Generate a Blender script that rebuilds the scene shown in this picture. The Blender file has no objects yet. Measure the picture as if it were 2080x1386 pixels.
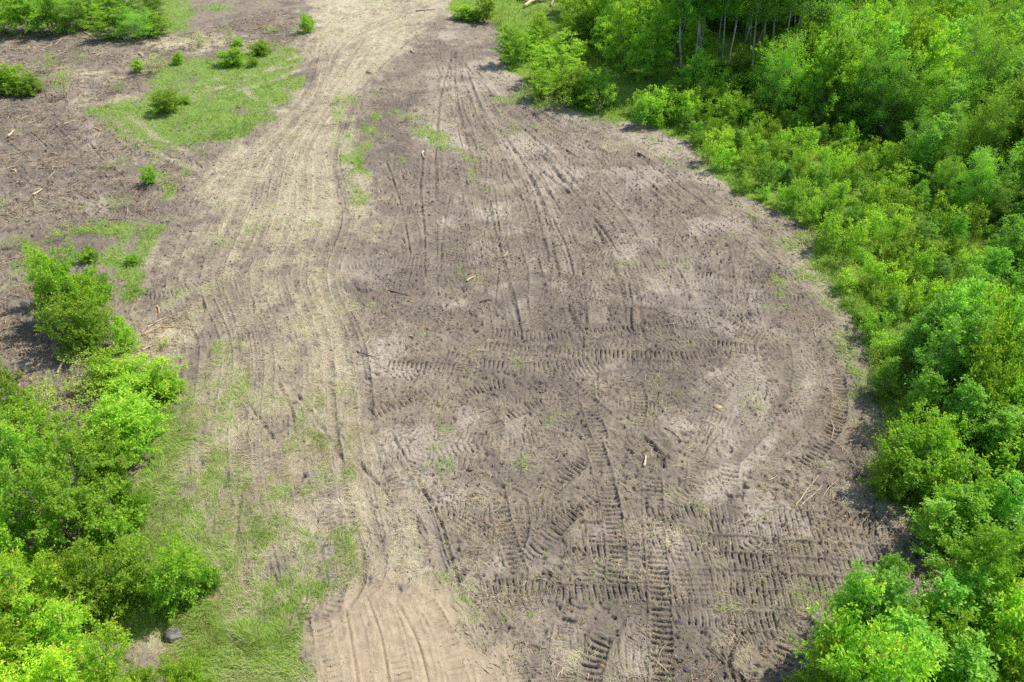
import bpy, math, random
import numpy as np

# ------------------------------------------------------------------ camera, sky, sun, exposure
random.seed(7)
RNG = np.random.default_rng(11)
scene = bpy.context.scene
CAM_H, PITCH, FPX = 18.0, math.radians(36.0), 1617.0      # drone height, tilt below the horizon, focal length (px of a 2080 wide picture)
cam_data = bpy.data.cameras.new("camera")
cam_data.lens = 28.0
cam_data.sensor_width = 36.0
cam_data.clip_end = 4000
camera = bpy.data.objects.new("camera", cam_data)
scene.collection.objects.link(camera)
camera.location = (0, 0, CAM_H)
camera.rotation_euler = (math.radians(90) - PITCH, 0, 0)
scene.camera = camera

SUN_EL = math.radians(55)
SUN_DIR = (0.90, 0.44)                                     # horizontal direction towards the sun (x right, y away)
SUN_AZ = math.atan2(SUN_DIR[0], SUN_DIR[1])                # clockwise from +Y
world = bpy.data.worlds.new("World")
scene.world = world
world.use_nodes = True
wn = world.node_tree
sky = wn.nodes.new("ShaderNodeTexSky")
sky.sky_type = 'NISHITA'
sky.sun_disc = False
sky.sun_elevation = SUN_EL
sky.sun_rotation = SUN_AZ
wn.nodes["Background"].inputs["Strength"].default_value = 0.15
wn.links.new(sky.outputs[0], wn.nodes["Background"].inputs[0])
sun_data = bpy.data.lights.new("sun", 'SUN')
sun_data.energy = 4.6
sun_data.angle = math.radians(0.55)
sun_data.color = (1.0, 0.955, 0.88)
sun = bpy.data.objects.new("sun", sun_data)
scene.collection.objects.link(sun)
sun.rotation_euler = (math.radians(90) - SUN_EL, 0, math.pi - SUN_AZ)
scene.view_settings.view_transform = 'Standard'
scene.view_settings.look = 'None'
scene.view_settings.gamma = 1.0
scene.view_settings.exposure = 0.45
scene.cycles.max_bounces = 6
scene.cycles.diffuse_bounces = 3
scene.cycles.transmission_bounces = 4
scene.cycles.glossy_bounces = 2
scene.cycles.use_denoising = False

# ------------------------------------------------------------------ helpers
def G(px, py):
    """ground point under a pixel of the 2080 x 1386 photograph"""
    a = PITCH + math.atan((py - 693.0) / FPX)
    Y = CAM_H / math.tan(a)
    z = Y * math.cos(PITCH) + CAM_H * math.sin(PITCH)
    return ((px - 1040.0) / FPX * z, Y)

def PX(x, y, z=0.0):
    """where a world point shows in the photograph (arrays too)"""
    dz = z - CAM_H
    d = y * math.cos(PITCH) - dz * math.sin(PITCH)
    v = -(dz * math.cos(PITCH) + y * math.sin(PITCH))
    return 1040 + FPX * x / d, 693 + FPX * v / d

def height_for(px, py, ty):
    """height of a plant that stands at pixel row py and ends at row ty"""
    x, y = G(px, py)
    lo, hi = 0.0, 17.0
    for _ in range(40):
        m = (lo + hi) / 2
        if PX(x, y, m)[1] > ty: lo = m
        else: hi = m
    return lo

def depth_at(Y, z=0.0):
    return Y * math.cos(PITCH) + (CAM_H - z) * math.sin(PITCH)

def vnoise(x, y, seed, n=256):
    """smooth value noise in 0..1 on unit cells"""
    tab = np.random.default_rng(seed).random((n, n)).astype(np.float32)
    xi = np.floor(x); yi = np.floor(y)
    fx = (x - xi).astype(np.float32); fy = (y - yi).astype(np.float32)
    fx = fx * fx * (3 - 2 * fx); fy = fy * fy * (3 - 2 * fy)
    xi = xi.astype(np.int64) % n; yi = yi.astype(np.int64) % n
    x1 = (xi + 1) % n; y1 = (yi + 1) % n
    a = tab[yi, xi] * (1 - fx) + tab[yi, x1] * fx
    b = tab[y1, xi] * (1 - fx) + tab[y1, x1] * fx
    return a * (1 - fy) + b * fy

def fbm(x, y, scale, octaves, seed, gain=0.5):
    s = 0; amp = 1.0; tot = 0
    for k in range(octaves):
        f = (2.03 ** k) / scale
        c, d = math.cos(0.7 * k + seed), math.sin(0.7 * k + seed)
        s = s + amp * vnoise((x * c - y * d) * f + 17.3 * k, (x * d + y * c) * f + 5.1 * k, seed * 31 + k)
        tot += amp; amp *= gain
    return s / tot

def sstep(a, b, x):
    t = np.clip((x - a) / (b - a), 0, 1)
    return t * t * (3 - 2 * t)

def mesh_from(name, verts, loop_idx, loop_totals, mat=None, smooth=False, attrs=None):
    me = bpy.data.meshes.new(name)
    verts = np.asarray(verts, dtype=np.float32)
    me.vertices.add(len(verts)); me.vertices.foreach_set("co", verts.ravel())
    loop_idx = np.asarray(loop_idx, dtype=np.int32).ravel()
    me.loops.add(len(loop_idx)); me.loops.foreach_set("vertex_index", loop_idx)
    lt = np.asarray(loop_totals, dtype=np.int32)
    ls = np.concatenate(([0], np.cumsum(lt)[:-1])).astype(np.int32)
    me.polygons.add(len(lt)); me.polygons.foreach_set("loop_start", ls); me.polygons.foreach_set("loop_total", lt)
    me.polygons.foreach_set("use_smooth", np.full(len(lt), smooth, dtype=bool))
    if attrs:
        for k, arr in attrs.items():
            at = me.attributes.new(k, 'FLOAT_COLOR', 'POINT')
            at.data.foreach_set("color", np.asarray(arr, dtype=np.float32).ravel())
    me.update(calc_edges=True)
    if mat: me.materials.append(mat)
    return me

def link(name, data, parent=None, loc=None):
    o = bpy.data.objects.new(name, data)
    scene.collection.objects.link(o)
    if parent: o.parent = parent
    if loc is not None: o.location = loc
    return o

def tag(o, label=None, cat=None, group=None, kind=None):
    if label: o["label"] = label
    if cat: o["category"] = cat
    if group: o["group"] = group
    if kind: o["kind"] = kind
    return o

# ------------------------------------------------------------------ materials
def newmat(name):
    m = bpy.data.materials.new(name); m.use_nodes = True
    nt = m.node_tree
    return m, nt, nt.nodes, nt.links, nt.nodes["Principled BSDF"]

def mixrgb(nt, fac, a, b, mode='MIX'):
    n = nt.nodes.new("ShaderNodeMix"); n.data_type = 'RGBA'; n.blend_type = mode
    for sock, v in ((n.inputs[0], fac), (n.inputs[6], a), (n.inputs[7], b)):
        if isinstance(v, (int, float)): sock.default_value = v
        elif isinstance(v, tuple): sock.default_value = (*v, 1) if len(v) == 3 else v
        else: nt.links.new(v, sock)
    return n.outputs[2]

def noise(nt, scale, detail=4, rough=0.6, vec=None, dist=0.0):
    n = nt.nodes.new("ShaderNodeTexNoise")
    n.inputs["Scale"].default_value = scale; n.inputs["Detail"].default_value = detail
    n.inputs["Roughness"].default_value = rough; n.inputs["Distortion"].default_value = dist
    if vec: nt.links.new(vec, n.inputs["Vector"])
    return n.outputs[0]

def mrange(nt, v, a, b, c=0.0, d=1.0):
    n = nt.nodes.new("ShaderNodeMapRange")
    nt.links.new(v, n.inputs[0])
    for i, x in zip((1, 2, 3, 4), (a, b, c, d)): n.inputs[i].default_value = x
    return n.outputs[0]

def math_node(nt, op, a, b):
    n = nt.nodes.new("ShaderNodeMath"); n.operation = op
    for i, v in enumerate((a, b)):
        if isinstance(v, (int, float)): n.inputs[i].default_value = v
        else: nt.links.new(v, n.inputs[i])
    return n.outputs[0]

def attr_sep(nt, name):
    a = nt.nodes.new("ShaderNodeAttribute"); a.attribute_name = name
    s = nt.nodes.new("ShaderNodeSeparateColor")
    nt.links.new(a.outputs["Color"], s.inputs[0])
    return s.outputs[0], s.outputs[1], s.outputs[2], a.outputs["Alpha"]

def leaf_material(name, dark, light, young, red=(0.42, 0.20, 0.08), transl=0.5, gloss=0.22, hue_var=0.30):
    m, nt, N, L, p = newmat(name)
    r, y, rd, _ = attr_sep(nt, "tint")
    c = mixrgb(nt, r, dark, light)
    oi = N.new("ShaderNodeObjectInfo")
    c = mixrgb(nt, y, c, young)
    c = mixrgb(nt, rd, c, red)
    v = mrange(nt, oi.outputs["Random"], 0, 1, 1 - hue_var, 1 + hue_var)
    hs = N.new("ShaderNodeHueSaturation"); L.new(c, hs.inputs["Color"]); L.new(v, hs.inputs["Value"])
    h = mrange(nt, math_node(nt, 'FRACT', math_node(nt, 'MULTIPLY', oi.outputs["Random"], 7.13), 0.0), 0, 1, 0.484, 0.506)
    L.new(h, hs.inputs["Hue"])
    c = hs.outputs[0]
    L.new(c, p.inputs["Base Color"])
    p.inputs["Roughness"].default_value = 0.45
    p.inputs["Specular IOR Level"].default_value = gloss
    t = N.new("ShaderNodeBsdfTranslucent")
    tc = mixrgb(nt, 1.0, c, (1.35, 1.45, 0.55), 'MULTIPLY')
    L.new(tc, t.inputs["Color"])
    mx = N.new("ShaderNodeMixShader"); mx.inputs[0].default_value = transl
    L.new(p.outputs[0], mx.inputs[1]); L.new(t.outputs[0], mx.inputs[2])
    L.new(mx.outputs[0], N["Material Output"].inputs["Surface"])
    return m

M = {}
M['shrub'] = leaf_material('low_shrub_leaves', (0.149, 0.303, 0.034), (0.315, 0.550, 0.063), (0.691, 0.800, 0.071))
M['bush'] = leaf_material('bush_leaves', (0.161, 0.333, 0.035), (0.334, 0.578, 0.062), (0.693, 0.749, 0.081))
M['cherry'] = leaf_material('cherry_leaves', (0.178, 0.371, 0.030), (0.367, 0.616, 0.048), (0.680, 0.782, 0.077), red=(0.38, 0.22, 0.07))
M['poplar'] = leaf_material('poplar_leaves', (0.117, 0.277, 0.038), (0.250, 0.497, 0.066), (0.499, 0.761, 0.088), gloss=0.3)
M['willow'] = leaf_material('willow_leaves', (0.144, 0.314, 0.046), (0.275, 0.505, 0.067), (0.506, 0.706, 0.089))
M['birch'] = leaf_material('birch_leaves', (0.096, 0.268, 0.032), (0.193, 0.447, 0.053), (0.363, 0.670, 0.074))
M['sparse'] = leaf_material('sparse_leaves', (0.222, 0.367, 0.041), (0.394, 0.563, 0.062), (0.639, 0.736, 0.082))

def bark_material(name, a, b, scale=6):
    m, nt, N, L, p = newmat(name)
    tc = N.new("ShaderNodeTexCoord")
    mp = N.new("ShaderNodeMapping"); L.new(tc.outputs["Object"], mp.inputs[0]); mp.inputs["Scale"].default_value = (1, 1, 0.35)
    n = noise(nt, scale, 5, 0.65, mp.outputs[0])
    L.new(mixrgb(nt, mrange(nt, n, 0.38, 0.62), a, b), p.inputs["Base Color"])
    p.inputs["Roughness"].default_value = 0.85
    return m
M['bark'] = bark_material('grey_brown_bark', (0.10, 0.08, 0.06), (0.22, 0.18, 0.14))
M['birch_bark'] = bark_material('pale_bark', (0.14, 0.14, 0.115), (0.42, 0.42, 0.37), 5)
M['aspen_bark'] = bark_material('grey_bark', (0.12, 0.12, 0.10), (0.30, 0.30, 0.26), 5)
M['dry_wood'] = bark_material('bleached_wood', (0.42, 0.31, 0.19), (0.68, 0.54, 0.36), 9)
M['dark_wood'] = bark_material('dark_wood', (0.06, 0.045, 0.035), (0.15, 0.11, 0.08), 9)
M['orange_wood'] = bark_material('fresh_wood', (0.42, 0.23, 0.09), (0.66, 0.45, 0.22), 9)
M['grey_twig'] = bark_material('grey_twigs', (0.22, 0.19, 0.15), (0.40, 0.35, 0.28), 9)

def tint_material(name, c0, c1, c2, transl=0.0, rough=0.9, spec=0.1):
    """colour runs c0 -> c1 with tint.r, then towards c2 with tint.g"""
    m, nt, N, L, p = newmat(name)
    r, g, b, _ = attr_sep(nt, "tint")
    c = mixrgb(nt, g, mixrgb(nt, r, c0, c1), c2)
    L.new(c, p.inputs["Base Color"])
    p.inputs["Roughness"].default_value = rough
    p.inputs["Specular IOR Level"].default_value = spec
    if transl:
        t = N.new("ShaderNodeBsdfTranslucent"); L.new(c, t.inputs["Color"])
        mx = N.new("ShaderNodeMixShader"); mx.inputs[0].default_value = transl
        L.new(p.outputs[0], mx.inputs[1]); L.new(t.outputs[0], mx.inputs[2])
        L.new(mx.outputs[0], N["Material Output"].inputs["Surface"])
    return m
M['straw'] = tint_material('straw', (0.36, 0.285, 0.17), (0.70, 0.61, 0.41), (0.21, 0.15, 0.09), 0.2)
M['grass'] = tint_material('grass', (0.17, 0.31, 0.035), (0.36, 0.53, 0.06), (0.56, 0.52, 0.28), 0.35, 0.6, 0.25)
M['herb'] = tint_material('herb', (0.16, 0.32, 0.035), (0.32, 0.52, 0.055), (0.58, 0.66, 0.08), 0.4, 0.6, 0.25)
M['chips'] = tint_material('wood_chips', (0.09, 0.06, 0.045), (0.46, 0.36, 0.24), (0.28, 0.15, 0.08))
M['clod'] = tint_material('soil_clods', (0.13, 0.105, 0.09), (0.27, 0.225, 0.19), (0.44, 0.34, 0.23))

def ground_material():
    m, nt, N, L, p = newmat('soil_and_grass')
    tc = N.new("ShaderNodeTexCoord"); O = tc.outputs["Object"]
    straw, green, sand, herb = attr_sep(nt, "cover")
    pale, dark, red, _ = attr_sep(nt, "tone")
    n_big = noise(nt, 0.55, 5, 0.6, O); n_mid = noise(nt, 4.0, 6, 0.7, O); n_fine = noise(nt, 34.0, 6, 0.75, O)
    dirt = mixrgb(nt, mrange(nt, n_mid, 0.34, 0.66), (0.124, 0.100, 0.077), (0.275, 0.230, 0.176))
    dirt = mixrgb(nt, mrange(nt, n_big, 0.4, 0.62), dirt, (0.215, 0.179, 0.134))
    dirt = mixrgb(nt, mrange(nt, n_fine, 0.52, 0.75, 0, 0.8), dirt, (0.40, 0.325, 0.23))
    dirt = mixrgb(nt, mrange(nt, n_fine, 0.44, 0.28, 0, 0.8), dirt, (0.070, 0.054, 0.042))
    n_dry = noise(nt, 1.1, 6, 0.72, O, 0.6); n_spk = noise(nt, 11.0, 5, 0.8, O); n_drk = noise(nt, 1.7, 6, 0.7, O, 0.8)
    dirt = mixrgb(nt, mrange(nt, n_drk, 0.50, 0.66, 0, 0.55), dirt, (0.118, 0.088, 0.066))
    dirt = mixrgb(nt, mrange(nt, n_dry, 0.50, 0.68, 0, 0.60), dirt, (0.345, 0.280, 0.190))
    dirt = mixrgb(nt, mrange(nt, n_spk, 0.60, 0.72, 0, 0.65), dirt, (0.40, 0.335, 0.255))
    dirt = mixrgb(nt, mrange(nt, n_spk, 0.40, 0.30, 0, 0.85), dirt, (0.062, 0.047, 0.036))
    pale = math_node(nt, 'MULTIPLY', pale, mrange(nt, n_spk, .36, .56))
    dirt = mixrgb(nt, math_node(nt, 'MULTIPLY', pale, 0.9), dirt, (0.46, 0.395, 0.315))
    dirt = mixrgb(nt, math_node(nt, 'MULTIPLY', dark, 0.75), dirt, (0.105, 0.084, 0.072))
    dirt = mixrgb(nt, math_node(nt, 'MULTIPLY', red, 0.6), dirt, (0.25, 0.155, 0.095))
    mp = N.new("ShaderNodeMapping"); L.new(O, mp.inputs[0]); mp.inputs["Scale"].default_value = (1, 0.35, 1); mp.inputs["Rotation"].default_value = (0, 0, 0.5)
    fib = noise(nt, 30.0, 5, 0.8, mp.outputs[0], 1.2)
    st = mixrgb(nt, mrange(nt, fib, 0.30, 0.70), (0.30, 0.25, 0.160), (0.52, 0.455, 0.300))
    st = mixrgb(nt, mrange(nt, n_big, 0.35, 0.65), st, (0.50, 0.45, 0.31))
    gr = mixrgb(nt, mrange(nt, n_fine, 0.35, 0.65), (0.10, 0.155, 0.035), (0.24, 0.34, 0.075))
    hb = mixrgb(nt, mrange(nt, n_fine, 0.35, 0.65), (0.09, 0.15, 0.028), (0.24, 0.34, 0.05))
    sd = mixrgb(nt, mrange(nt, n_mid, 0.32, 0.68), (0.32, 0.245, 0.158), (0.44, 0.350, 0.232))
    sd = mixrgb(nt, mrange(nt, n_fine, 0.40, 0.28, 0, 0.6), sd, (0.30, 0.22, 0.14))
    c = mixrgb(nt, sand, dirt, sd)
    c = mixrgb(nt, straw, c, st)
    c = mixrgb(nt, green, c, gr)
    c = mixrgb(nt, herb, c, hb)
    L.new(c, p.inputs["Base Color"])
    p.inputs["Roughness"].default_value = 0.95
    p.inputs["Specular IOR Level"].default_value = 0.12
    b = N.new("ShaderNodeBump"); b.inputs["Strength"].default_value = 1.0; b.inputs["Distance"].default_value = 0.035
    hgt = math_node(nt, 'ADD', noise(nt, 22.0, 7, 0.78, O), math_node(nt, 'MULTIPLY', fib, straw))
    L.new(hgt, b.inputs["Height"]); L.new(b.outputs[0], p.inputs["Normal"])
    return m
M['ground'] = ground_material()

# ------------------------------------------------------------------ cover maps on a world raster
CELL = 0.15
RX = np.arange(-75, 95, CELL, dtype=np.float32); RY = np.arange(3, 112, CELL, dtype=np.float32)
RXX, RYY = np.meshgrid(RX, RY)
RPX, RPY = PX(RXX, RYY)

def blur(a, r):
    for _ in range(2):
        for ax in (0, 1):
            k = 2 * r + 1
            pad = [(0, 0), (0, 0)]; pad[ax] = (r + 1, r)
            c = np.cumsum(np.pad(a, pad, mode='edge'), axis=ax, dtype=np.float64)
            a = (c[k:] - c[:-k]) / k if ax == 0 else (c[:, k:] - c[:, :-k]) / k
    return a.astype(np.float32)

def in_poly(poly, X, Y):
    r = np.zeros(np.shape(X), bool); n = len(poly)
    for i in range(n):
        x1, y1 = poly[i]; x2, y2 = poly[(i + 1) % n]
        if y1 == y2: continue
        r ^= ((y1 > Y) != (y2 > Y)) & (X < (x2 - x1) * (Y - y1) / (y2 - y1) + x1)
    return r

def area(*polys):
    a = np.zeros(RXX.shape, np.float32)
    for p in polys: a[in_poly(p, RPX, RPY)] = 1
    return a

def blobs(items):
    """(px, py, half width, half height, strength): soft patches lying on the ground"""
    a = np.zeros(RXX.shape, np.float32)
    for px, py, rx, ry, s in items:
        d = ((RPX - px) / rx) ** 2 + ((RPY - py) / ry) ** 2
        a = np.maximum(a, s * np.clip(1.25 - d, 0, 1))
    return a

DIRT = [(925, 25), (1010, 45), (1030, 140), (1095, 190), (1180, 232), (1265, 250), (1340, 275), (1400, 310), (1440, 365), (1510, 415), (1580, 450), (1650, 480), (1640, 540),
        (1690, 600), (1735, 655), (1765, 740), (1795, 800), (1785, 870), (1755, 930), (1765, 990), (1860, 1020), (1850, 1130), (1960, 1110), (2050, 1130), (2030, 1190), (1900, 1230),
        (1750, 1220), (1700, 1300), (1640, 1420), (1630, 1700), (1060, 1700), (1040, 1386), (1000, 1300), (940, 1260), (905, 1190), (870, 1080), (850, 1000), (785, 900), (745, 790),
        (765, 690), (700, 610), (690, 510), (775, 450), (790, 300), (775, 235), (770, 180), (820, 120), (870, 60)]
LEFT_DIRT = [(-400, 62), (120, 66), (330, 82), (420, 60), (560, 20), (640, 60), (610, 95), (420, 100), (300, 150), (270, 195), (160, 225), (240, 270), (330, 300), (420, 330), (380, 390), (280, 400), (350, 435), (180, 460), (60, 480), (-400, 520)]
LEFT_SOIL = [(-400, 520), (60, 500), (80, 600), (130, 700), (260, 690), (330, 640), (350, 700), (250, 780), (90, 870), (-400, 900)]
GREEN_MEADOW = [(165, 222), (290, 195), (330, 130), (380, 120), (450, 120), (560, 105), (625, 105), (600, 190), (520, 270), (440, 306), (360, 285), (395, 345), (340, 330), (250, 275)]
SAND = [(625, 1235), (700, 1215), (760, 1185), (850, 1180), (915, 1190), (945, 1270), (1030, 1300), (1090, 1345), (1120, 1700), (600, 1700), (618, 1386)]
FOREST = [(925, -30), (910, 22), (1010, 48), (1030, 140), (1090, 185), (1180, 225), (1265, 248), (1340, 268), (1400, 300), (1445, 355), (1510, 405), (1590, 440), (1665, 470), (1655, 535),
          (1700, 595), (1745, 650), (1780, 735), (1810, 800), (1800, 870), (1775, 930), (1785, 990), (1875, 1015), (1865, 1120), (1930, 1090), (2060, 1110), (2040, 1200), (1900, 1240),
          (1760, 1240), (1710, 1300), (1660, 1420), (1650, 1700), (3200, 1700), (3200, -30)]

straw_core = [(960, -30), (600, -30), (650, 60), (625, 170), (570, 235), (470, 305), (390, 340), (430, 440), (540, 510), (740, 480), (770, 430), (700, 400), (680, 300), (700, 200), (790, 140), (850, 70), (960, 18)]
base_dirt = blur(area(DIRT), 3)
dirt_l = blur(area(LEFT_DIRT), 4)
soil_l = blur(area(LEFT_SOIL), 4)
sand_r = blur(area(SAND), 5)
forest_r = blur(area(FOREST), 3)
straw_r = blur(area(straw_core), 9)
green_r = blur(.72 * area(GREEN_MEADOW), 5)
green_r = np.maximum(green_r, blur(blobs([
    (330, 30, 80, 45, .9), (420, 15, 60, 14, .6), (800, 5, 70, 8, .3), (300, 240, 70, 26, .8), (385, 345, 40, 10, .7), (330, 372, 45, 24, .9), (300, 480, 55, 32, .8), (240, 540, 60, 45, .9),
    (60, 490, 35, 14, .6), (60, 540, 50, 50, .5), (190, 470, 60, 20, .6), (265, 580, 60, 30, .7), (735, 330, 20, 55, .95), (720, 400, 17, 28, .95), (775, 235, 22, 22, .8), (760, 270, 35, 20, .6),
    (800, 400, 20, 25, .6), (885, 285, 45, 25, .45), (910, 295, 20, 9, .7), (860, 270, 30, 14, .5), (740, 200, 45, 14, .5), (1000, 380, 40, 14, .3), (960, 340, 40, 30, .3), (1030, 205, 70, 14, .55), (1100, 215, 30, 12, .5), (1050, 255, 60, 16, .35),
    (940, 1235, 20, 14, .9), (945, 1250, 26, 10, .9), (990, 1275, 50, 12, .5), (700, 800, 18, 40, .8), (735, 845, 15, 18, .7), (610, 830, 40, 40, .5), (680, 750, 40, 20, .4),
    (400, 660, 30, 30, .5), (430, 680, 30, 40, .45), (620, 900, 60, 60, .35), (710, 1000, 16, 40, .6), (700, 1080, 26, 40, .6), (700, 1160, 20, 60, .7), (740, 1060, 20, 16, .6),
    (330, 900, 50, 130, .8), (350, 1050, 70, 100, .75), (400, 1200, 110, 90, .95), (480, 1330, 160, 110, 1.0), (450, 800, 120, 120, .38), (520, 1050, 150, 160, .46), (640, 1050, 110, 160, .34), (380, 800, 60, 100, .5), (400, 620, 80, 60, .35), (560, 480, 140, 60, .2), (280, 1260, 90, 60, 1.0), (560, 1250, 90, 120, .85), (480, 1120, 120, 100, .5),
    (420, 900, 50, 60, .4), (540, 1000, 60, 80, .5), (430, 980, 50, 80, .45), (610, 1150, 60, 120, .45), (540, 880, 25, 60, .4), (1600, 555, 40, 14, .2), (1640, 490, 40, 30, .6), (1690, 560, 40, 40, .4),
    (1770, 960, 40, 30, .3), (1700, 990, 60, 30, .2), (1230, 245, 40, 12, .7), (1290, 258, 30, 8, .5)]), 2))
# looser straw in the lower left half and along the seams
straw_r = np.maximum(straw_r, blur(np.maximum(0.62 * area([(250, 520), (420, 430), (700, 470), (700, 600), (770, 690), (750, 800), (800, 920), (860, 1010), (890, 1190), (760, 1195), (640, 1235), (600, 1420), (180, 1420), (330, 1100), (330, 800), (250, 760), (330, 640)]),
    blobs([(650, 640, 80, 50, .9), (690, 760, 60, 50, .9), (740, 950, 50, 60, .9), (800, 1050, 50, 40, .95), (850, 1095, 40, 25, .95), (700, 1150, 120, 60, .9), (560, 600, 160, 60, .7), (600, 700, 150, 60, .7), (500, 620, 90, 90, .5),
           (980, 1290, 80, 20, .8), (1100, 1270, 80, 26, .6), (1000, 270, 180, 80, .35), (900, 250, 100, 70, .45), (1250, 290, 80, 30, .5), (1100, 175, 60, 25, .5), (1640, 510, 60, 40, .6), (1580, 490, 60, 20, .35), (1720, 700, 50, 30, .5),
           (1700, 950, 60, 40, .75), (1620, 980, 60, 30, .5), (1700, 1010, 110, 40, .5), (1760, 820, 30, 60, .4), (1420, 260, 60, 20, .4), (1330, 320, 60, 18, .4), (1290, 540, 80, 25, .35), (1440, 1350, 60, 30, .5), (1380, 1080, 60, 50, .25),
           (1000, 560, 90, 40, .15), (940, 90, 90, 30, .35), (1000, 110, 60, 40, .3), (450, 90, 90, 30, .6), (160, 150, 150, 20, .5), (250, 205, 120, 8, .9), (340, 90, 50, 15, .8), (620, 1320, 14, 90, .6)])), 4))
pale_r = blur(blobs([(720, 560, 60, 40, .7), (760, 540, 40, 30, .7), (820, 750, 60, 18, 1.0), (870, 560, 30, 60, .25), (1660, 660, 40, 20, .4), (1505, 740, 26, 40, .75), (1640, 770, 24, 70, .85), (1375, 860, 36, 34, .95), (1480, 870, 40, 24, .6), (1290, 1330, 40, 60, 1.0),
    (1205, 1075, 50, 16, .7), (1190, 755, 26, 16, .7), (1240, 740, 30, 12, .7), (1040, 870, 14, 40, .7), (920, 900, 60, 30, .55), (850, 1000, 16, 30, .9), (1015, 1340, 40, 50, .4), (1150, 1300, 60, 70, .35), (1440, 1270, 60, 30, .5),
    (1180, 300, 40, 30, .4), (1120, 420, 18, 80, .4), (1140, 500, 16, 50, .5), (920, 420, 16, 40, .5), (1220, 620, 18, 60, .5), (1420, 520, 60, 16, .4), (1530, 600, 60, 14, .5), (200, 410, 50, 25, .8), (180, 275, 16, 20, .9), (140, 180, 60, 10, .4),
    (960, 150, 150, 4, .9), (900, 70, 60, 10, .3), (1700, 640, 30, 30, .3), (1560, 900, 100, 40, .3)]), 1)
dark_r = blur(np.maximum(blobs([(1210, 400, 120, 50, .25), (1050, 560, 180, 60, .5), (1180, 570, 120, 50, .4), (940, 640, 110, 40, .35), (1500, 560, 80, 30, .3), (1730, 700, 30, 60, .5), (1750, 860, 30, 60, .6), (1800, 1080, 60, 40, .5),
    (850, 60, 60, 8, .2), (880, 340, 50, 40, .3), (1300, 680, 120, 20, .4), (1080, 1160, 60, 60, .3), (60, 120, 200, 14, .35), (60, 640, 60, 50, .6), (40, 240, 60, 40, .4), (960, 118, 120, 14, .5), (900, 110, 60, 6, .6), (760, 900, 40, 60, .2)]), 0), 3)
red_r = blur(blobs([(800, 600, 50, 25, .9), (760, 660, 50, 30, .5), (820, 720, 40, 14, .9), (760, 515, 30, 6, .9), (840, 300, 22, 10, .7), (880, 330, 30, 20, .5), (1240, 770, 12, 10, .8), (960, 640, 90, 20, .3), (240, 155, 40, 10, .5), (560, 50, 60, 10, .5), (1120, 40, 60, 12, 1.0),
    (1000, 8, 60, 6, .9), (90, 600, 60, 40, .5), (60, 700, 70, 20, .5), (660, 90, 20, 5, .6), (1330, 640, 60, 14, .3), (1640, 650, 60, 30, .4), (1700, 830, 30, 60, .35), (1000, 860, 40, 18, .35), (1960, 1150, 70, 30, .6)]), 1)

def lanes(curves, w):
    a = np.zeros(RXX.shape, np.float32)
    for c in curves:
        P = np.array([G(*p) for p in c]); d = np.full(RXX.shape, 99., np.float32)
        for p, q in zip(P[:-1], P[1:]):
            v = q - p; t = np.clip(((RXX - p[0]) * v[0] + (RYY - p[1]) * v[1]) / (v @ v), 0, 1)
            d = np.minimum(d, np.hypot(RXX - p[0] - t * v[0], RYY - p[1] - t * v[1]))
        a = np.maximum(a, sstep(w, w * .35, d))
    return a
ROAD_A = [(880, -5), (650, 80), (610, 200), (480, 310), (400, 420), (330, 560), (370, 700), (350, 850), (350, 1000), (400, 1200), (450, 1400)]
ROAD_B = [(980, 5), (850, 80), (725, 200), (690, 320), (720, 440), (690, 560), (740, 700), (760, 850), (790, 1000), (820, 1150), (760, 1200)]
def between(A, B, w, cut=(0, 99)): return [(a[0] * (1 - w) + b[0] * w, a[1] * (1 - w) + b[1] * w) for a, b in zip(A, B)][cut[0]:cut[1]]
lane_r = lanes([[(630, 105), (500, 165), (370, 205)], [(620, 140), (520, 178), (430, 200), (360, 210)], [(260, 235), (330, 285), (420, 325)], [(230, 240), (300, 300), (390, 340)], [(625, 125), (540, 150), (440, 165)], [(560, 215), (500, 190), (400, 175)]] + [between(ROAD_A, ROAD_B, w) for w in (.12, .27, .42, .5, .64, .78, .93)], .38)
meadow_r = blur(area(GREEN_MEADOW), 2)
rim_r = lanes([[(1030, 140), (1095, 195), (1265, 255), (1400, 312), (1440, 370), (1510, 420), (1640, 480), (1640, 545), (1735, 670), (1780, 790), (1765, 900), (1755, 980), (1850, 1035)], [(700, 200), (690, 300), (720, 400), (760, 450)]], 1.1)

def sample(r, x, y):
    fx = np.clip((x - RX[0]) / CELL, 0, len(RX) - 1.001); fy = np.clip((y - RY[0]) / CELL, 0, len(RY) - 1.001)
    i = fx.astype(np.int32); j = fy.astype(np.int32); a = fx - i; b = fy - j
    return (r[j, i] * (1 - a) + r[j, i + 1] * a) * (1 - b) + (r[j + 1, i] * (1 - a) + r[j + 1, i + 1] * a) * b

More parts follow.
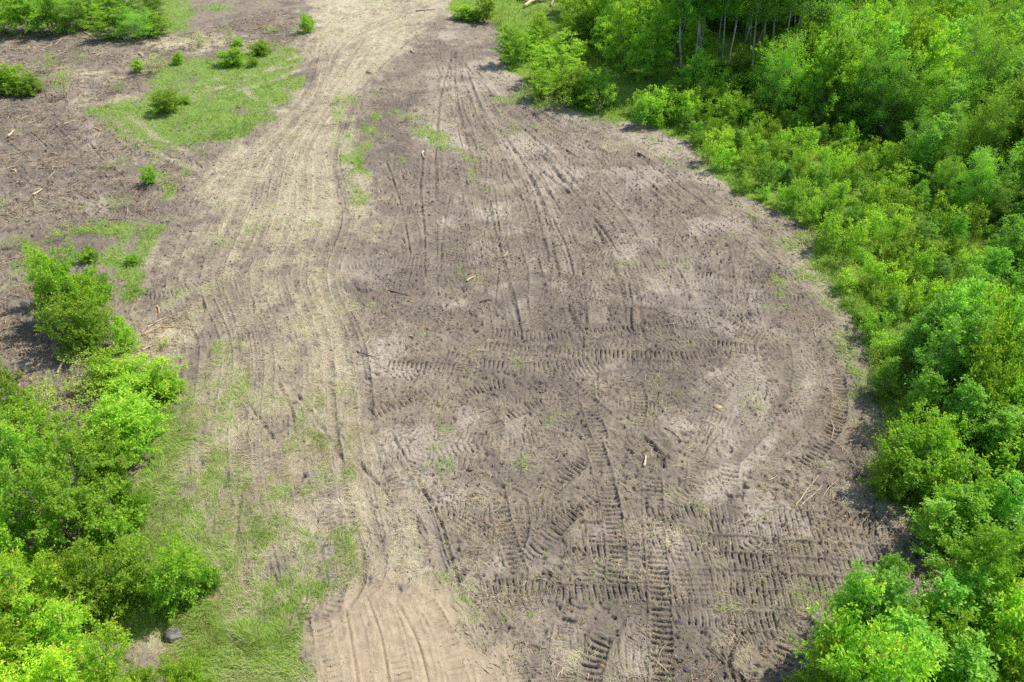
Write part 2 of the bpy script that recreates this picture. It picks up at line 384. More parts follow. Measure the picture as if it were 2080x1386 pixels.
def covers(x, y):
    """cover weights at world points"""
    wx = x + (fbm(x, y, 1.6, 4, 3) - .5) * 2.2; wy = y + (fbm(x, y, 1.6, 4, 4) - .5) * 2.8
    sx = x + (fbm(x, y, .5, 3, 5) - .5) * .5; sy = y + (fbm(x, y, .5, 3, 6) - .5) * .5
    n1 = fbm(x, y, 1.3, 5, 8, .62); n2 = fbm(x, y, .7, 5, 9, .65); n3 = fbm(x, y * .45, 2.6, 4, 10, .6)
    # the mown strips of the lower left run away from the viewer
    strip = fbm(x * 2.2 + y * .25, y * .28, 1.5, 4, 12)
    st = np.maximum(sample(straw_r, wx, wy), sample(rim_r, wx, wy) * .55); gr = np.maximum(sample(green_r, wx, wy) * 1.3, sample(rim_r, wx, wy) * .38)
    bare = np.maximum(sample(base_dirt, wx, wy), np.maximum(sample(dirt_l, wx, wy), .8 * sample(soil_l, wx, wy)))
    straw = sstep(.15, 1.05, st + (n2 - .5) * 1.3 * (st > .02) + (n3 - .5) * 1.1 * (st > .02) + (strip - .5) * .9 * (1 - bare))
    straw = straw * (1 - .45 * sample(base_dirt, wx, wy))
    green = sstep(.25, .95, gr + (n1 - .5) * 1.3 + (n2 - .5) * 1.0 + (strip - .5) * .9 * (gr > .15))
    sand = sstep(.2, .85, sample(sand_r, x + (wx - x) * .6 + (sx - x) * .8, y + (wy - y) * .7 + (sy - y) * .8) + (n2 - .5) * .9 - .02)
    green = green * (1 - sand) ; straw = straw * (1 - .8 * sand)
    herb = sstep(.35, .7, sample(forest_r, wx * .5 + sx * .5, wy * .5 + sy * .5) + (n1 - .5) * .7)
    # shallow wheel-worn lanes of the meadow and the track thin the cover
    l = sample(lane_r, wx * .3 + x * .7, wy * .3 + y * .7) * sstep(.3, .6, n2)
    green = green * (1 - .7 * l); straw = np.maximum(straw * (1 - .45 * l * (1 - sample(meadow_r, x, y))), .9 * l * sample(meadow_r, x, y))
    return straw, green, sand, herb, n1, n2

# ------------------------------------------------------------------ ground sheet
def Yrow(py): return CAM_H / math.tan(PITCH + math.atan((py - 693.0) / FPX))
fine_rows = np.array([Yrow(p) for p in np.arange(1500, -24, -1.35)])
near_rows = -60 + (fine_rows[0] + 60) * (1 - np.linspace(1, 0, 14, endpoint=False) ** 2)
far_rows = fine_rows[-1] + np.geomspace(1.0, 1500, 26)
ROWS = np.concatenate((near_rows, fine_rows, far_rows))
R0, R1 = len(near_rows), len(near_rows) + len(fine_rows)
uc = np.arange(-1200, 1201, 1.4)
ext = np.geomspace(6, 9000, 26)
UC = np.concatenate((-1200 - ext[::-1], uc, uc[-1] + ext))
WROW = np.maximum(depth_at(ROWS), depth_at(fine_rows[0])) / FPX
gx = UC[None, :] * WROW[:, None]
gy = np.repeat(ROWS[:, None], len(UC), axis=1)
NR, NC = gx.shape
spacing = (1.4 * WROW)[:, None]
straw_w, green_w, sand_w, herb_w, gn1, gn2 = covers(gx, gy)
soilness = np.clip(1 - straw_w * .6 - green_w * .6 - herb_w, 0, 1)

H = (fbm(gx, gy, 9.0, 3, 20) - .5) * .30 + (fbm(gx, gy, 1.1, 4, 21) - .5) * .07
def fade(wl): return np.clip((wl / spacing - 1.4) / 2.2, 0.12, 1)
rough_amt = .45 + .9 * fbm(gx, gy, 2.2, 3, 22)
left_soil = np.clip(sample(dirt_l, gx, gy) + sample(soil_l, gx, gy), 0, 1) * (gx < 0)
H = H + left_soil * (fbm(gx, gy, .6, 4, 30, .6) - .5) * .34 * (.3 + fbm(gx, gy, 3, 2, 31))
rz = (fbm(gx, gy, .22, 2, 23) - .5) * .060 * fade(.22) + (fbm(gx, gy, .10, 2, 24) - .5) * .065 * np.clip(fade(.10) + .25, 0, 1) + (fbm(gx, gy, .45, 3, 33) - .5) * .07
H = H + rz * rough_amt * (.4 + .6 * soilness) * (1 - .55 * sand_w)
pits = np.clip(fbm(gx, gy, .16, 2, 27) - .64, 0, 1) * .45 * fade(.16) * soilness * (1 - sand_w)
H = H - pits
tone_pale = sample(pale_r, gx + (gn1 - .5) * 1.5, gy + (gn2 - .5) * 2) * sstep(.22, .5, gn2)
tone_dark = np.clip(sample(dark_r, gx, gy) * sstep(.3, .7, gn2) * 1.2 + .55 * sstep(.5, .72, fbm(gx, gy, 1.9, 5, 29, .6)) + left_soil * .6 * sstep(.45, .65, fbm(gx, gy, 1.2, 5, 32, .6)), 0, 1)
tone_pale = np.maximum(tone_pale, .75 * sstep(.54, .68, fbm(gx, gy, 3.4, 6, 34, .62)) * (gx > -6)); tone_dark = np.maximum(tone_dark, .8 * sstep(.54, .68, fbm(gx, gy, 4.2, 6, 35, .62)))
tone_red = sample(red_r, gx, gy) * sstep(.35, .6, gn1)

def spline(pts, step=.16):
    P = np.array([G(*p) for p in pts], float)
    if len(P) == 2: P = np.array([P[0], (P[0] + P[1]) / 2, P[1]])
    Q = np.vstack((2 * P[0] - P[1], P, 2 * P[-1] - P[-2])); out = []
    for i in range(1, len(Q) - 2):
        n = max(2, int(np.linalg.norm(Q[i + 1] - Q[i]) / step))
        t = np.linspace(0, 1, n, endpoint=False)[:, None]
        out.append(.5 * (2 * Q[i] + (Q[i + 1] - Q[i - 1]) * t + (2 * Q[i - 1] - 5 * Q[i] + 4 * Q[i + 1] - Q[i + 2]) * t ** 2 + (-Q[i - 1] + 3 * Q[i] - 3 * Q[i + 1] + Q[i + 2]) * t ** 3))
    return np.vstack(out + [P[-1:]])

def apply_track(path, kind, width, amp=1.0, pitch=.17, seed=0):
    r_all = width / 2 + .16
    ya, yb = path[:, 1].min() - r_all, path[:, 1].max() + r_all
    j0, j1 = np.searchsorted(ROWS, [ya, yb]); j0 = max(j0, R0); j1 = min(j1, R1)
    if j1 - j0 < 3: return
    best = np.full((j1 - j0, NC), 9.0, np.float32); S = np.zeros_like(best); D = np.zeros_like(best)
    seg = np.diff(path, axis=0); ln = np.hypot(seg[:, 0], seg[:, 1]); s0 = np.concatenate(([0], np.cumsum(ln)))
    c0, c1 = NC, 0
    for i in range(len(seg)):
        if ln[i] < 1e-6: continue
        a = path[i]; b = path[i + 1]
        p0, p1 = np.searchsorted(ROWS, [min(a[1], b[1]) - r_all, max(a[1], b[1]) + r_all]); p0 = max(p0, j0); p1 = min(p1, j1)
        if p1 <= p0: continue
        w0, w1 = WROW[p0], WROW[p1 - 1]
        xa, xb = min(a[0], b[0]) - r_all, max(a[0], b[0]) + r_all
        q0, q1 = np.searchsorted(UC, [min(xa / w0, xa / w1), max(xb / w0, xb / w1)])
        if q1 <= q0: continue
        X = gx[p0:p1, q0:q1]; Y = gy[p0:p1, q0:q1]; t0 = seg[i] / ln[i]
        rel = (X - a[0]) * t0[0] + (Y - a[1]) * t0[1]; t = np.clip(rel, 0, ln[i])
        lat = -(X - a[0]) * t0[1] + (Y - a[1]) * t0[0]
        d = np.hypot(X - a[0] - t * t0[0], Y - a[1] - t * t0[1])
        bb = best[p0 - j0:p1 - j0, q0:q1]; m = d < bb
        bb[m] = d[m]; S[p0 - j0:p1 - j0, q0:q1][m] = (s0[i] + t)[m]; D[p0 - j0:p1 - j0, q0:q1][m] = (np.sign(lat) * d)[m]
        c0 = min(c0, q0); c1 = max(c1, q1)
    if c1 <= c0: return
    sl = (slice(j0, j1), slice(c0, c1)); best = best[:, c0:c1]; S = S[:, c0:c1]; D = D[:, c0:c1]
    X = gx[sl]; Y = gy[sl]; total = s0[-1]
    wob = (vnoise(X * 3.1, Y * 3.1, 90 + seed % 7) - .5) * .07
    inside = sstep(width / 2 + .035, width / 2 - .035, best + wob)
    endf = sstep(0, .35, S) * sstep(total, total - .35, S)
    wear = sstep(.14, .46, fbm(X, Y, .9, 3, 40 + seed % 11)) * endf * (.55 + .45 * vnoise(X * .7, Y * .7, 80 + seed % 5))
    hard = .35 + .65 * (1 - np.clip(straw_w[sl] * .7 + green_w[sl] + herb_w[sl], 0, 1))
    k = inside * wear * hard; amp = amp * (1 - .45 * sand_w[sl]) * (1 + (.1 if kind == 'rut' else .6) * np.clip((Y - 24) / 24, 0, 1))
    base = H[sl]
    if kind == 'cleat':
        ph = (S + .05 * np.abs(D) + (vnoise(X * 2, Y * 2, 55) - .5) * .05) % pitch / pitch
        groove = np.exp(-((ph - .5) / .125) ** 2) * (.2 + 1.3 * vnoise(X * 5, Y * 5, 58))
        prof = -.012 + .022 * (1 - ph) - .085 * groove
        fl = .72
        prof = prof * np.clip(fade(pitch * .8)[j0:j1] * 1.3, 0, 1)
        if pitch < .12: prof *= .5
    elif kind == 'tyre':
        ph = (S + .55 * np.abs(D)) % .11 / .11
        prof = -.03 - .012 * (ph > .5) * fade(.09)[j0:j1]; fl = .5
    elif kind == 'blade':
        prof = -.015 + 0 * S; fl = .92
    elif kind == 'wheel':
        prof = -.022 + .02 * (vnoise(X * 6, Y * 6, 77) - .5); fl = .45
    else:                                                    # rut
        prof = -.13 * np.exp(-(D / (width * .24)) ** 2) * (.4 + .9 * vnoise(X * 1.7, Y * 1.7, 66)); fl = .1
    low = (fbm(X, Y, 9.0, 3, 20) - .5) * .30
    H[sl] = base * (1 - fl * k) + low * (fl * k) + prof * k * amp
    rim = np.exp(-((best - width / 2 - .03) / .045) ** 2) * endf * hard * (.3 + 1.0 * vnoise(X * 4, Y * 4, 71))
    side = 1.0 if kind != 'blade' else np.where(D > 0, 1.4, .15)
    H[sl] += rim * .032 * amp * side * (0.5 if kind == 'tyre' else 1)
    if kind in ('blade',):
        tone_pale[sl] = np.maximum(tone_pale[sl], k * .40); tone_dark[sl] *= 1 - .7 * k
    if kind == 'tyre':
        tone_dark[sl] = np.maximum(tone_dark[sl], k * .45); tone_pale[sl] *= 1 - .8 * k
    if kind == 'cleat':
        tone_dark[sl] = np.maximum(tone_dark[sl] * (1 - .35 * k), k * .75 * groove)  # shade of the cleat grooves painted dark into the soil tone
    if kind == 'wheel':
        tone_dark[sl] = np.maximum(tone_dark[sl], k * .5 * vnoise(X * .8, Y * .8, 78)); straw_w[sl] *= 1 - .55 * k; green_w[sl] *= 1 - .6 * k
    if kind in ('cleat', 'blade', 'rut'):                   # steel has scraped the litter away
        straw_w[sl] *= 1 - .35 * k; green_w[sl] *= 1 - .3 * k

trk = []
def T(kind, w, pts, amp=1.0, pitch=.17): trk.append((kind, w, pts, amp, pitch))
rr = random.Random(5)
# broad smooth passes of the blade, then older prints, then the clear ones
for pts in ([(960, 180), (1060, 330), (1130, 440), (1160, 560)], [(990, 240), (1180, 350), (1330, 480), (1420, 600)], [(900, 130), (880, 190), (900, 240)], [(1480, 420), (1560, 520), (1700, 620)],
            [(1050, 830), (1040, 900), (1035, 960)], [(1640, 690), (1650, 780), (1600, 870)], [(1500, 700), (1510, 790), (1440, 880)], [(1190, 1070), (1260, 1060)], [(1300, 1386), (1290, 1300), (1320, 1250)],
            [(1220, 540), (1215, 660)], [(700, 520), (780, 590)], [(860, 910), (920, 880), (960, 920)]):
    T('blade', .7, pts, .8)
# long fan of passes over the upper half
fan = [[(960, 235), (1050, 335), (1105, 420), (1130, 520), (1135, 640)], [(975, 235), (1085, 335), (1160, 430), (1200, 530), (1210, 660)], [(985, 245), (1120, 350), (1230, 450), (1290, 560), (1300, 660)],
       [(1005, 250), (1180, 350), (1320, 450), (1400, 560), (1430, 680)], [(1040, 260), (1240, 360), (1400, 455), (1500, 560), (1540, 680)], [(1080, 265), (1290, 365), (1470, 460), (1590, 560), (1650, 660)],
       [(1150, 280), (1340, 350), (1500, 430), (1620, 520)], [(880, 290), (870, 380), (878, 470), (880, 570)], [(935, 395), (920, 470), (915, 560)], [(985, 395), (965, 480), (955, 600)], [(1020, 400), (1030, 500), (1020, 620)],
       [(1060, 380), (1085, 480), (1090, 620)], [(850, 60), (900, 120), (930, 190), (960, 240)], [(800, 330), (830, 420), (850, 520)], [(1200, 300), (1400, 390), (1560, 480)], [(940, 200), (960, 300), (1000, 380)]]
for f in fan:
    T('cleat', .50, f, .8, .17)
    o = rr.choice([-1, 1]) * rr.uniform(14, 22)
    T('rut', .20, [(x + o, y) for x, y in f], .6)
for k in range(20):                                          # worn lanes of the straw track
    w = rr.random(); c = rr.choice([(0, 5), (2, 8), (4, 11), (0, 11), (5, 11), (1, 6)])
    T('wheel', rr.uniform(.25, .5), between(ROAD_A, ROAD_B, w, c), .9)
for k in range(16):
    w = rr.random(); c = rr.choice([(5, 9), (6, 11), (7, 11), (3, 7)])
    T(rr.choice(['cleat', 'cleat', 'rut']), .45, between(ROAD_A, ROAD_B, w, c), .7, .16)
FA = [(905, 100), (880, 200), (868, 300), (862, 420), (860, 560), (885, 700)]; FB = [(985, 150), (1150, 245), (1330, 320), (1500, 430), (1640, 550), (1710, 680)]
for k in range(40):
    w = rr.random() ** .9; a = rr.choice([0, 0, 1, 2]); b = rr.choice([4, 5, 6])
    T(rr.choice(['wheel', 'cleat', 'cleat', 'cleat', 'cleat', 'rut', 'rut']), rr.uniform(.3, .55), [(x + rr.uniform(-12, 12), y + rr.uniform(-8, 8)) for x, y in between(FA, FB, w, (a, b))], .85, .17)
for k in range(150):                                          # crossing prints in the worked ground
    x = rr.uniform(800, 1720); y = rr.uniform(480, 1386) if k % 4 else rr.uniform(300, 600)
    if not in_poly(DIRT, np.array(x), np.array(y)): continue
    a = rr.choice([0, 0.1, -.15, .5, 1.2, 1.5, 1.7, 2.2, 2.7]) + rr.uniform(-.15, .15); L_ = rr.uniform(90, 260); c = rr.uniform(-.35, .35)
    p = [(x + L_ * (t - .5) * math.cos(a + c * (t - .5)), y + L_ * .75 * (t - .5) * math.sin(a + c * (t - .5))) for t in (0, .33, .66, 1)]
    T('cleat', .54, p, rr.uniform(.5, .95), rr.choice([.15, .17, .19]))
for y0 in (1045, 1075, 1108, 1142, 1178, 1212):               # packed rows in the lower right
    T('cleat', .55, [(1290, y0 + 6), (1450, y0 - 6), (1620, y0 + 4), (1840, y0 + 14)], 1.25, .17)
for x0 in (1395, 1430): T('cleat', .5, [(x0, 1040), (x0 - 10, 1120), (x0 + 6, 1230)], .5)
C = lambda w, pts, a=1.15, p=.17: T('cleat', w, pts, a * 1.35, p)
C(.55, [(985, 672), (1150, 678), (1390, 655), (1560, 640)]); C(.5, [(970, 700), (1230, 716), (1400, 722), (1560, 705)]); C(.5, [(757, 736), (860, 742), (976, 752)]); C(.5, [(960, 735), (1090, 742), (1240, 728)])
C(.5, [(745, 845), (820, 815), (885, 785)]); C(.5, [(915, 815), (985, 785), (1040, 775)]); C(.5, [(1020, 850), (1075, 825), (1120, 815)]); C(.5, [(895, 715), (940, 730), (935, 770)])
C(.5, [(1414, 555), (1520, 566), (1640, 556)]); C(.5, [(1490, 596), (1560, 600), (1640, 610)]); C(.5, [(1440, 635), (1500, 668), (1560, 690)]); C(.5, [(1380, 695), (1460, 700), (1560, 712)])
C(.5, [(1370, 745), (1420, 775), (1470, 808)]); C(.5, [(1290, 770), (1300, 820), (1290, 870)]); C(.55, [(1320, 800), (1350, 810), (1380, 850)]); C(.5, [(1190, 770), (1200, 830), (1225, 900)])
C(.5, [(1140, 760), (1180, 800), (1240, 850)]); C(.5, [(1040, 1140), (1060, 1060), (1050, 1000)]); C(.5, [(1035, 965), (1085, 995), (1140, 1010)], .9)
C(.55, [(1110, 1005), (1150, 965), (1195, 930)], 1.4); C(.55, [(1115, 1085), (1160, 1045), (1215, 1005)], 1.5); C(.55, [(1205, 890), (1235, 1000), (1252, 1100), (1253, 1215)], 1.4)
C(.55, [(1325, 960), (1330, 1080), (1340, 1200), (1345, 1390), (1340, 1480)], 1.3); C(.55, [(1230, 1280), (1205, 1350), (1190, 1480)], 1.4); C(.5, [(905, 1190), (940, 1150), (960, 1100)], 1.4)
C(.5, [(870, 1050), (905, 1042), (940, 1035)], 1.4); C(.5, [(770, 1072), (820, 1060), (860, 1055)], 1.2); C(.5, [(765, 940), (800, 975), (815, 1010)]); C(.5, [(1140, 1135), (1190, 1125), (1250, 1120)], 1.2)
C(.5, [(1010, 1010), (1030, 1090), (1060, 1180)]); C(.5, [(960, 1200), (1060, 1190), (1170, 1205), (1330, 1200)], 1.0); C(.5, [(1440, 1345), (1500, 1300), (1570, 1290)], 1.2); C(.5, [(1380, 1250), (1480, 1258), (1600, 1262)], 1.0)
C(.45, [(1040, 1300), (1050, 1350), (1075, 1450)], .8, .1); C(.45, [(1090, 1310), (1100, 1380), (1110, 1450)], .7, .09); C(.45, [(1150, 1260), (1140, 1330), (1170, 1450)], .7, .09); C(.45, [(1270, 1330), (1310, 1270), (1330, 1240)], .7, .09)
C(.5, [(256, 606), (310, 600), (372, 586), (430, 560), (500, 510)], 1.2); C(.5, [(480, 565), (520, 500), (540, 450)], .6); C(.5, [(100, 447), (200, 440), (330, 436), (400, 445)], .9, .17)
C(.5, [(1700, 755), (1706, 830), (1680, 890), (1630, 950)], 1.3, .19); C(.5, [(1668, 1010), (1740, 1060), (1840, 1090)], 1.0)
T('tyre', .38, [(1655, 680), (1668, 763), (1650, 835), (1615, 885), (1560, 935)], 1.3); T('tyre', .36, [(1592, 690), (1600, 745), (1588, 800), (1552, 870), (1480, 945)], 1.2); T('tyre', .32, [(1500, 730), (1450, 790), (1420, 860)], .8)
T('blade', .34, [(778, 880), (820, 960), (870, 1050), (890, 1120), (920, 1200)], 2.2); T('rut', .20, [(792, 880), (838, 960), (888, 1050), (908, 1120), (935, 1195)], 1.2)
for p in ([(600, 800), (640, 850), (700, 940)], [(690, 880), (720, 930), (790, 1010)], [(480, 780), (510, 830), (560, 900)], [(560, 770), (590, 830), (600, 900)], [(500, 960), (480, 1080), (500, 1200)], [(550, 1160), (570, 1200), (600, 1235)],
          [(410, 600), (414, 640)], [(512, 605), (514, 640)], [(110, 255), (135, 280), (158, 306)], [(60, 266), (85, 290), (110, 312)], [(5, 280), (30, 300), (48, 318)], [(180, 290), (215, 330), (240, 350)], [(130, 390), (200, 405), (290, 420)],
          [(840, 108), (920, 115), (990, 122)], [(835, 118), (900, 128), (980, 134)], [(1030, 1200), (1080, 1210), (1130, 1180)], [(0, 100), (120, 92), (260, 100)], [(40, 130), (180, 118), (330, 122)], [(1300, 880), (1340, 920), (1350, 960)],
          [(1470, 870), (1440, 900), (1420, 940)], [(790, 590), (835, 600)], [(1520, 1270), (1480, 1330), (1500, 1400)], [(1280, 620), (1282, 670)], [(1120, 440), (1150, 500), (1165, 560)]):
    T('rut', .20, p, 1.0)
for k in range(9):
    x = 640 + k * 38; T('tyre' if k % 2 else 'wheel', .28, [(x, 1215 + 8 * (k % 3)), (x + 14 + k * 3, 1310), (x + 30 + k * 7, 1480)], .55)
for p in ([(745, 1212), (775, 1300), (800, 1480)], [(800, 1215), (850, 1310), (890, 1480)], [(700, 1230), (715, 1320), (740, 1480)]): T('rut', .14, p, .5)
for p in ([(650, 1250), (670, 1340), (690, 1480)], [(770, 1215), (800, 1300), (835, 1480)], [(860, 1210), (910, 1300), (960, 1480)], [(640, 1300), (655, 1480)], [(980, 1330), (1010, 1480)]): T('cleat', .42, p, .75, .16)
for i, (kind, w, pts, amp, pitch) in enumerate(trk):
    apply_track(spline(pts), kind, w, amp, pitch, i)
H = H * sstep(200, 96, gy) * sstep(-20, 5, gy)

verts = np.stack((gx, gy, H), axis=-1).reshape(-1, 3)
ii = np.arange(NR * NC).reshape(NR, NC)
quads = np.stack((ii[:-1, :-1], ii[:-1, 1:], ii[1:, 1:], ii[1:, :-1]), axis=-1).reshape(-1, 4)
cover = np.stack((straw_w, green_w, sand_w, herb_w), axis=-1).reshape(-1, 4)
tone = np.stack((tone_pale, tone_dark, tone_red, np.zeros_like(tone_pale)), axis=-1).reshape(-1, 4)
gme = mesh_from("ground", verts, quads, np.full(len(quads), 4), M['ground'], True, {"cover": cover, "tone": np.clip(tone, 0, 1)})
ground = tag(link("ground", gme), "bare brown soil with machine tracks, straw and grass patches", kind="structure")

def ground_z(x, y):
    x = np.asarray(x, float); y = np.asarray(y, float)
    j = np.clip(np.interp(y, ROWS, np.arange(NR)), 0, NR - 1).round().astype(int)
    i = np.clip(np.interp(x / WROW[j], UC, np.arange(NC)), 0, NC - 1).round().astype(int)
    return H[j, i]

# ------------------------------------------------------------------ scattered stuff: straw, grass, herbs, chips, clods
def scatter_points(n, dens_fn, pxmin=-160, pxmax=2240, pymin=-20, pymax=1470, bias=1.0):
    """random ground points, denser near the viewer, thinned by dens_fn (0..1)"""
    ya, yb = Yrow(pymax), Yrow(pymin)
    u = RNG.random(n)
    e = 1 - bias                                              # pdf of Y ~ Y^(e-1) : bias 2 gives ~1/Y^2 per metre
    Y = (ya ** e + u * (yb ** e - ya ** e)) ** (1 / e) if abs(e) > 1e-6 else ya * (yb / ya) ** u
    z = depth_at(Y)
    X = (RNG.uniform(pxmin, pxmax, n) - 1040) / FPX * z
    d = dens_fn(X, Y)
    k = RNG.random(n) < d
    return X[k], Y[k]

def blades(name, X, Y, length, width, lift, mat, tint, lean=1.0):
    """one thin curved blade of three triangles per point"""
    n = len(X); Z = ground_z(X, Y)
    az = fbm(X, Y, 1.1, 3, 88) * 12 + RNG.normal(0, .8, n); dx, dy = np.cos(az), np.sin(az); px_, py_ = -dy, dx
    l = length * RNG.uniform(.5, 1.3, n); w = width * RNG.uniform(.7, 1.3, n)
    up = np.clip(lift * RNG.uniform(.3, 1.5, n), 0, .98); hz = np.sqrt(1 - up ** 2) * lean
    V = np.empty((n, 5, 3), np.float32)
    def P(t, side, ztop): return np.stack((X + dx * l * hz * t + px_ * w * side, Y + dy * l * hz * t + py_ * w * side, Z + l * up * ztop), -1)
    V[:, 0] = P(0, -.5, -.02); V[:, 1] = P(0, .5, -.02); V[:, 2] = P(.5, .42, .62); V[:, 3] = P(.5, -.42, .62); V[:, 4] = P(1, 0, .85)
    idx = np.arange(n)[:, None] * 5
    L_ = np.concatenate([idx + np.array([[0, 1, 2, 3]]), idx + np.array([[3, 2, 4]])], axis=1)
    tots = np.tile([4, 3], n)
    col = np.repeat(tint[:, None, :], 5, axis=1)
    return mesh_from(name, V.reshape(-1, 3), L_, tots, mat, False, {"tint": col.reshape(-1, 4)})

def tints(n, g, b=0):
    a = np.zeros((n, 4)); a[:, 0] = RNG.random(n); a[:, 1] = g; a[:, 2] = b; a[:, 3] = 1
    return a

def lod(Y, w): return np.maximum(w, depth_at(Y) / FPX * 2.03 * .45)

X, Y = scatter_points(1200000, lambda x, y: (lambda c: np.clip(c[0] * 1.05 + .10 * (1 - c[3]) * (1 - c[2]) * (c[5] > .56), 0, 1) * (1 - c[3]) * (1 - .8 * c[2]))(covers(x, y)), bias=1.6)
n = len(X); tt = tints(n, (RNG.random(n) < .22) * .8); tt[:, 0] = np.clip(.45 * tt[:, 0] + 1.5 * (fbm(X, Y, 1.8, 4, 49) - .25), 0, 1)
me = blades("dry_straw", X, Y, .20 + .004 * Y, lod(Y, .004) * .5, .14, M['straw'], tt)
tag(link("dry_straw", me), "pale dry straw and cut grass strewn over the track and soil", "straw", kind="stuff")

def grass_d(x, y):
    c = covers(x, y)
    return np.clip(c[1] * 1.0 + .10 * c[0] * sstep(.5, .7, c[4]) + .012 + .16 * sstep(.62, .8, c[4]) * (sample(dirt_l, x, y) > .3), 0, 1) * (1 - c[3]) * (1 - .9 * c[2])
X, Y = scatter_points(1100000, grass_d, bias=1.6)
n = len(X); tall = fbm(X, Y, 1.5, 3, 50)
dry = (RNG.random(n) < (.16 + .5 * sstep(.5, .75, fbm(X, Y, .9, 3, 51))) * (1 - .75 * sample(meadow_r, X, Y))) * RNG.uniform(.4, 1, n)
me = blades("green_grass", X, Y, (.10 + .30 * tall ** 2 + .001 * Y) * (1 + .9 * sstep(.5, .75, fbm(X, Y, .7, 3, 57)) * (sample(green_r, X, Y) > .5)), lod(Y, .007) * .8, .62, M['grass'], tints(n, dry))
tag(link("green_grass", me), "short green grass in patches beside the straw track", "grass", kind="stuff")

def herb_d(x, y):
    c = covers(x, y)
    return c[3] * (.35 + .65 * sstep(.35, .6, c[4]))
X, Y = scatter_points(620000, herb_d, pxmin=900, pxmax=2500, pymax=1470, bias=1.5)
n = len(X); hh = fbm(X, Y, 1.2, 3, 52)
me = blades("undergrowth", X, Y, (.16 + .34 * hh + .002 * Y), lod(Y, .022), .75, M['herb'], tints(n, sstep(.45, .8, fbm(X, Y, 1.7, 3, 53)) * RNG.random(n)))
tag(link("undergrowth", me), "bright green herbs and weeds covering the ground among the shrubs", "undergrowth", kind="stuff")

def lumps(name, X, Y, size, mat, tint, flat=(.5, 1.0)):
    n = len(X); Z = ground_z(X, Y)
    base = np.array([[1, 0, 0], [0, 1, 0], [-1, 0, 0], [0, -1, 0], [0, 0, 1], [0, 0, -.6]], np.float32)
    f = np.array([[0, 1, 4], [1, 2, 4], [2, 3, 4], [3, 0, 4], [1, 0, 5], [2, 1, 5], [3, 2, 5], [0, 3, 5]])
    V = np.repeat(base[None], n, 0) * RNG.uniform(.6, 1.3, (n, 6, 1))
    V = V + RNG.normal(0, .16, (n, 6, 3))
    sc = np.stack((size, size * RNG.uniform(.5, 1.1, n), size * RNG.uniform(flat[0], flat[1], n)), -1)
    V = V * sc[:, None, :]
    az = RNG.uniform(0, 2 * np.pi, n); c, s = np.cos(az)[:, None], np.sin(az)[:, None]
    x = V[..., 0] * c - V[..., 1] * s; y = V[..., 0] * s + V[..., 1] * c
    V = np.stack((x + X[:, None], y + Y[:, None], V[..., 2] + (Z + size * .12)[:, None]), -1)
    L_ = (np.arange(n)[:, None] * 6 + f.ravel()[None]).ravel()
    return mesh_from(name, V.reshape(-1, 3), L_, np.full(n * 8, 3), mat, False, {"tint": np.repeat(tint[:, None, :], 6, 1).reshape(-1, 4)})

def clod_d(x, y):
    c = covers(x, y)
    return np.clip((1 - c[0] * .7 - c[1] * .8 - c[3]), 0, 1) * (.15 + .85 * sstep(.45, .7, fbm(x, y, 1.3, 4, 60))) * (1 - .75 * c[2])
X, Y = scatter_points(330000, clod_d, bias=1.5)
n = len(X); size = (.007 + .026 * RNG.random(n) ** 3) * np.clip(Y / 16, 1, 2.4)
sandy = covers(X, Y)[2] > .5
me = lumps("soil_clods", X, Y, size, M['clod'], tints(n, np.where(sandy, 1.0, 0.0)))
tag(link("soil_clods", me), "small crumbs and clods of brown soil scattered over the tracks", "soil clods", kind="stuff")

chip_map = blur(np.maximum(.85 * area(LEFT_DIRT), np.maximum(.9 * area(LEFT_SOIL), np.maximum(.14 * area(DIRT), blobs([(350, 660, 70, 40, 1), (950, 640, 150, 60, .4), (1200, 560, 200, 80, .4), (1000, 1260, 80, 30, .5), (1650, 480, 80, 40, .6), (1750, 700, 40, 50, .5), (1720, 980, 110, 60, .7), (1970, 1150, 60, 40, 1), (780, 230, 60, 60, .4), (1180, 220, 120, 20, .6), (1440, 1330, 90, 60, .4), (1120, 30, 60, 20, 1)])))), 3)
X, Y = scatter_points(420000, lambda x, y: sample(chip_map, x, y) * sstep(.35, .7, fbm(x, y, .8, 4, 61)), bias=1.4)
n = len(X); z = ground_z(X, Y); az = RNG.uniform(0, np.pi, n)
l = (.02 + .12 * RNG.random(n) ** 4) * np.clip(Y / 20, 1, 2.2) * (1 + 1.0 * (X < -12)); w = np.maximum(.004 + .012 * RNG.random(n), .0004 * Y)
d = np.stack((np.cos(az), np.sin(az), RNG.normal(0, .12, n)), -1); s_ = np.stack((-np.sin(az), np.cos(az), RNG.normal(0, .3, n)), -1)
P0 = np.stack((X, Y, z + .015), -1)
V = np.stack((P0 - d * l[:, None] - s_ * w[:, None], P0 + d * l[:, None] * .9 - s_ * w[:, None] * .6, P0 + d * l[:, None] + s_ * w[:, None] * .7, P0 - d * l[:, None] * .8 + s_ * w[:, None], P0 + np.stack((0 * l, 0 * l, w * 1.3), -1)), 1)
f = np.array([0, 1, 4, 1, 2, 4, 2, 3, 4, 3, 0, 4])
tt = tints(n, (RNG.random(n) < .08) * 1.0); tt[:, 0] = tt[:, 0] ** .8
me = mesh_from("wood_chips", V.reshape(-1, 3), (np.arange(n)[:, None] * 5 + f[None]).ravel(), np.full(n * 4, 3), M['chips'], False, {"tint": np.repeat(tt[:, None, :], 5, 1).reshape(-1, 4)})
tag(link("wood_chips", me), "splintered wood chips and twig bits littering the cleared soil", "wood chips", kind="stuff")

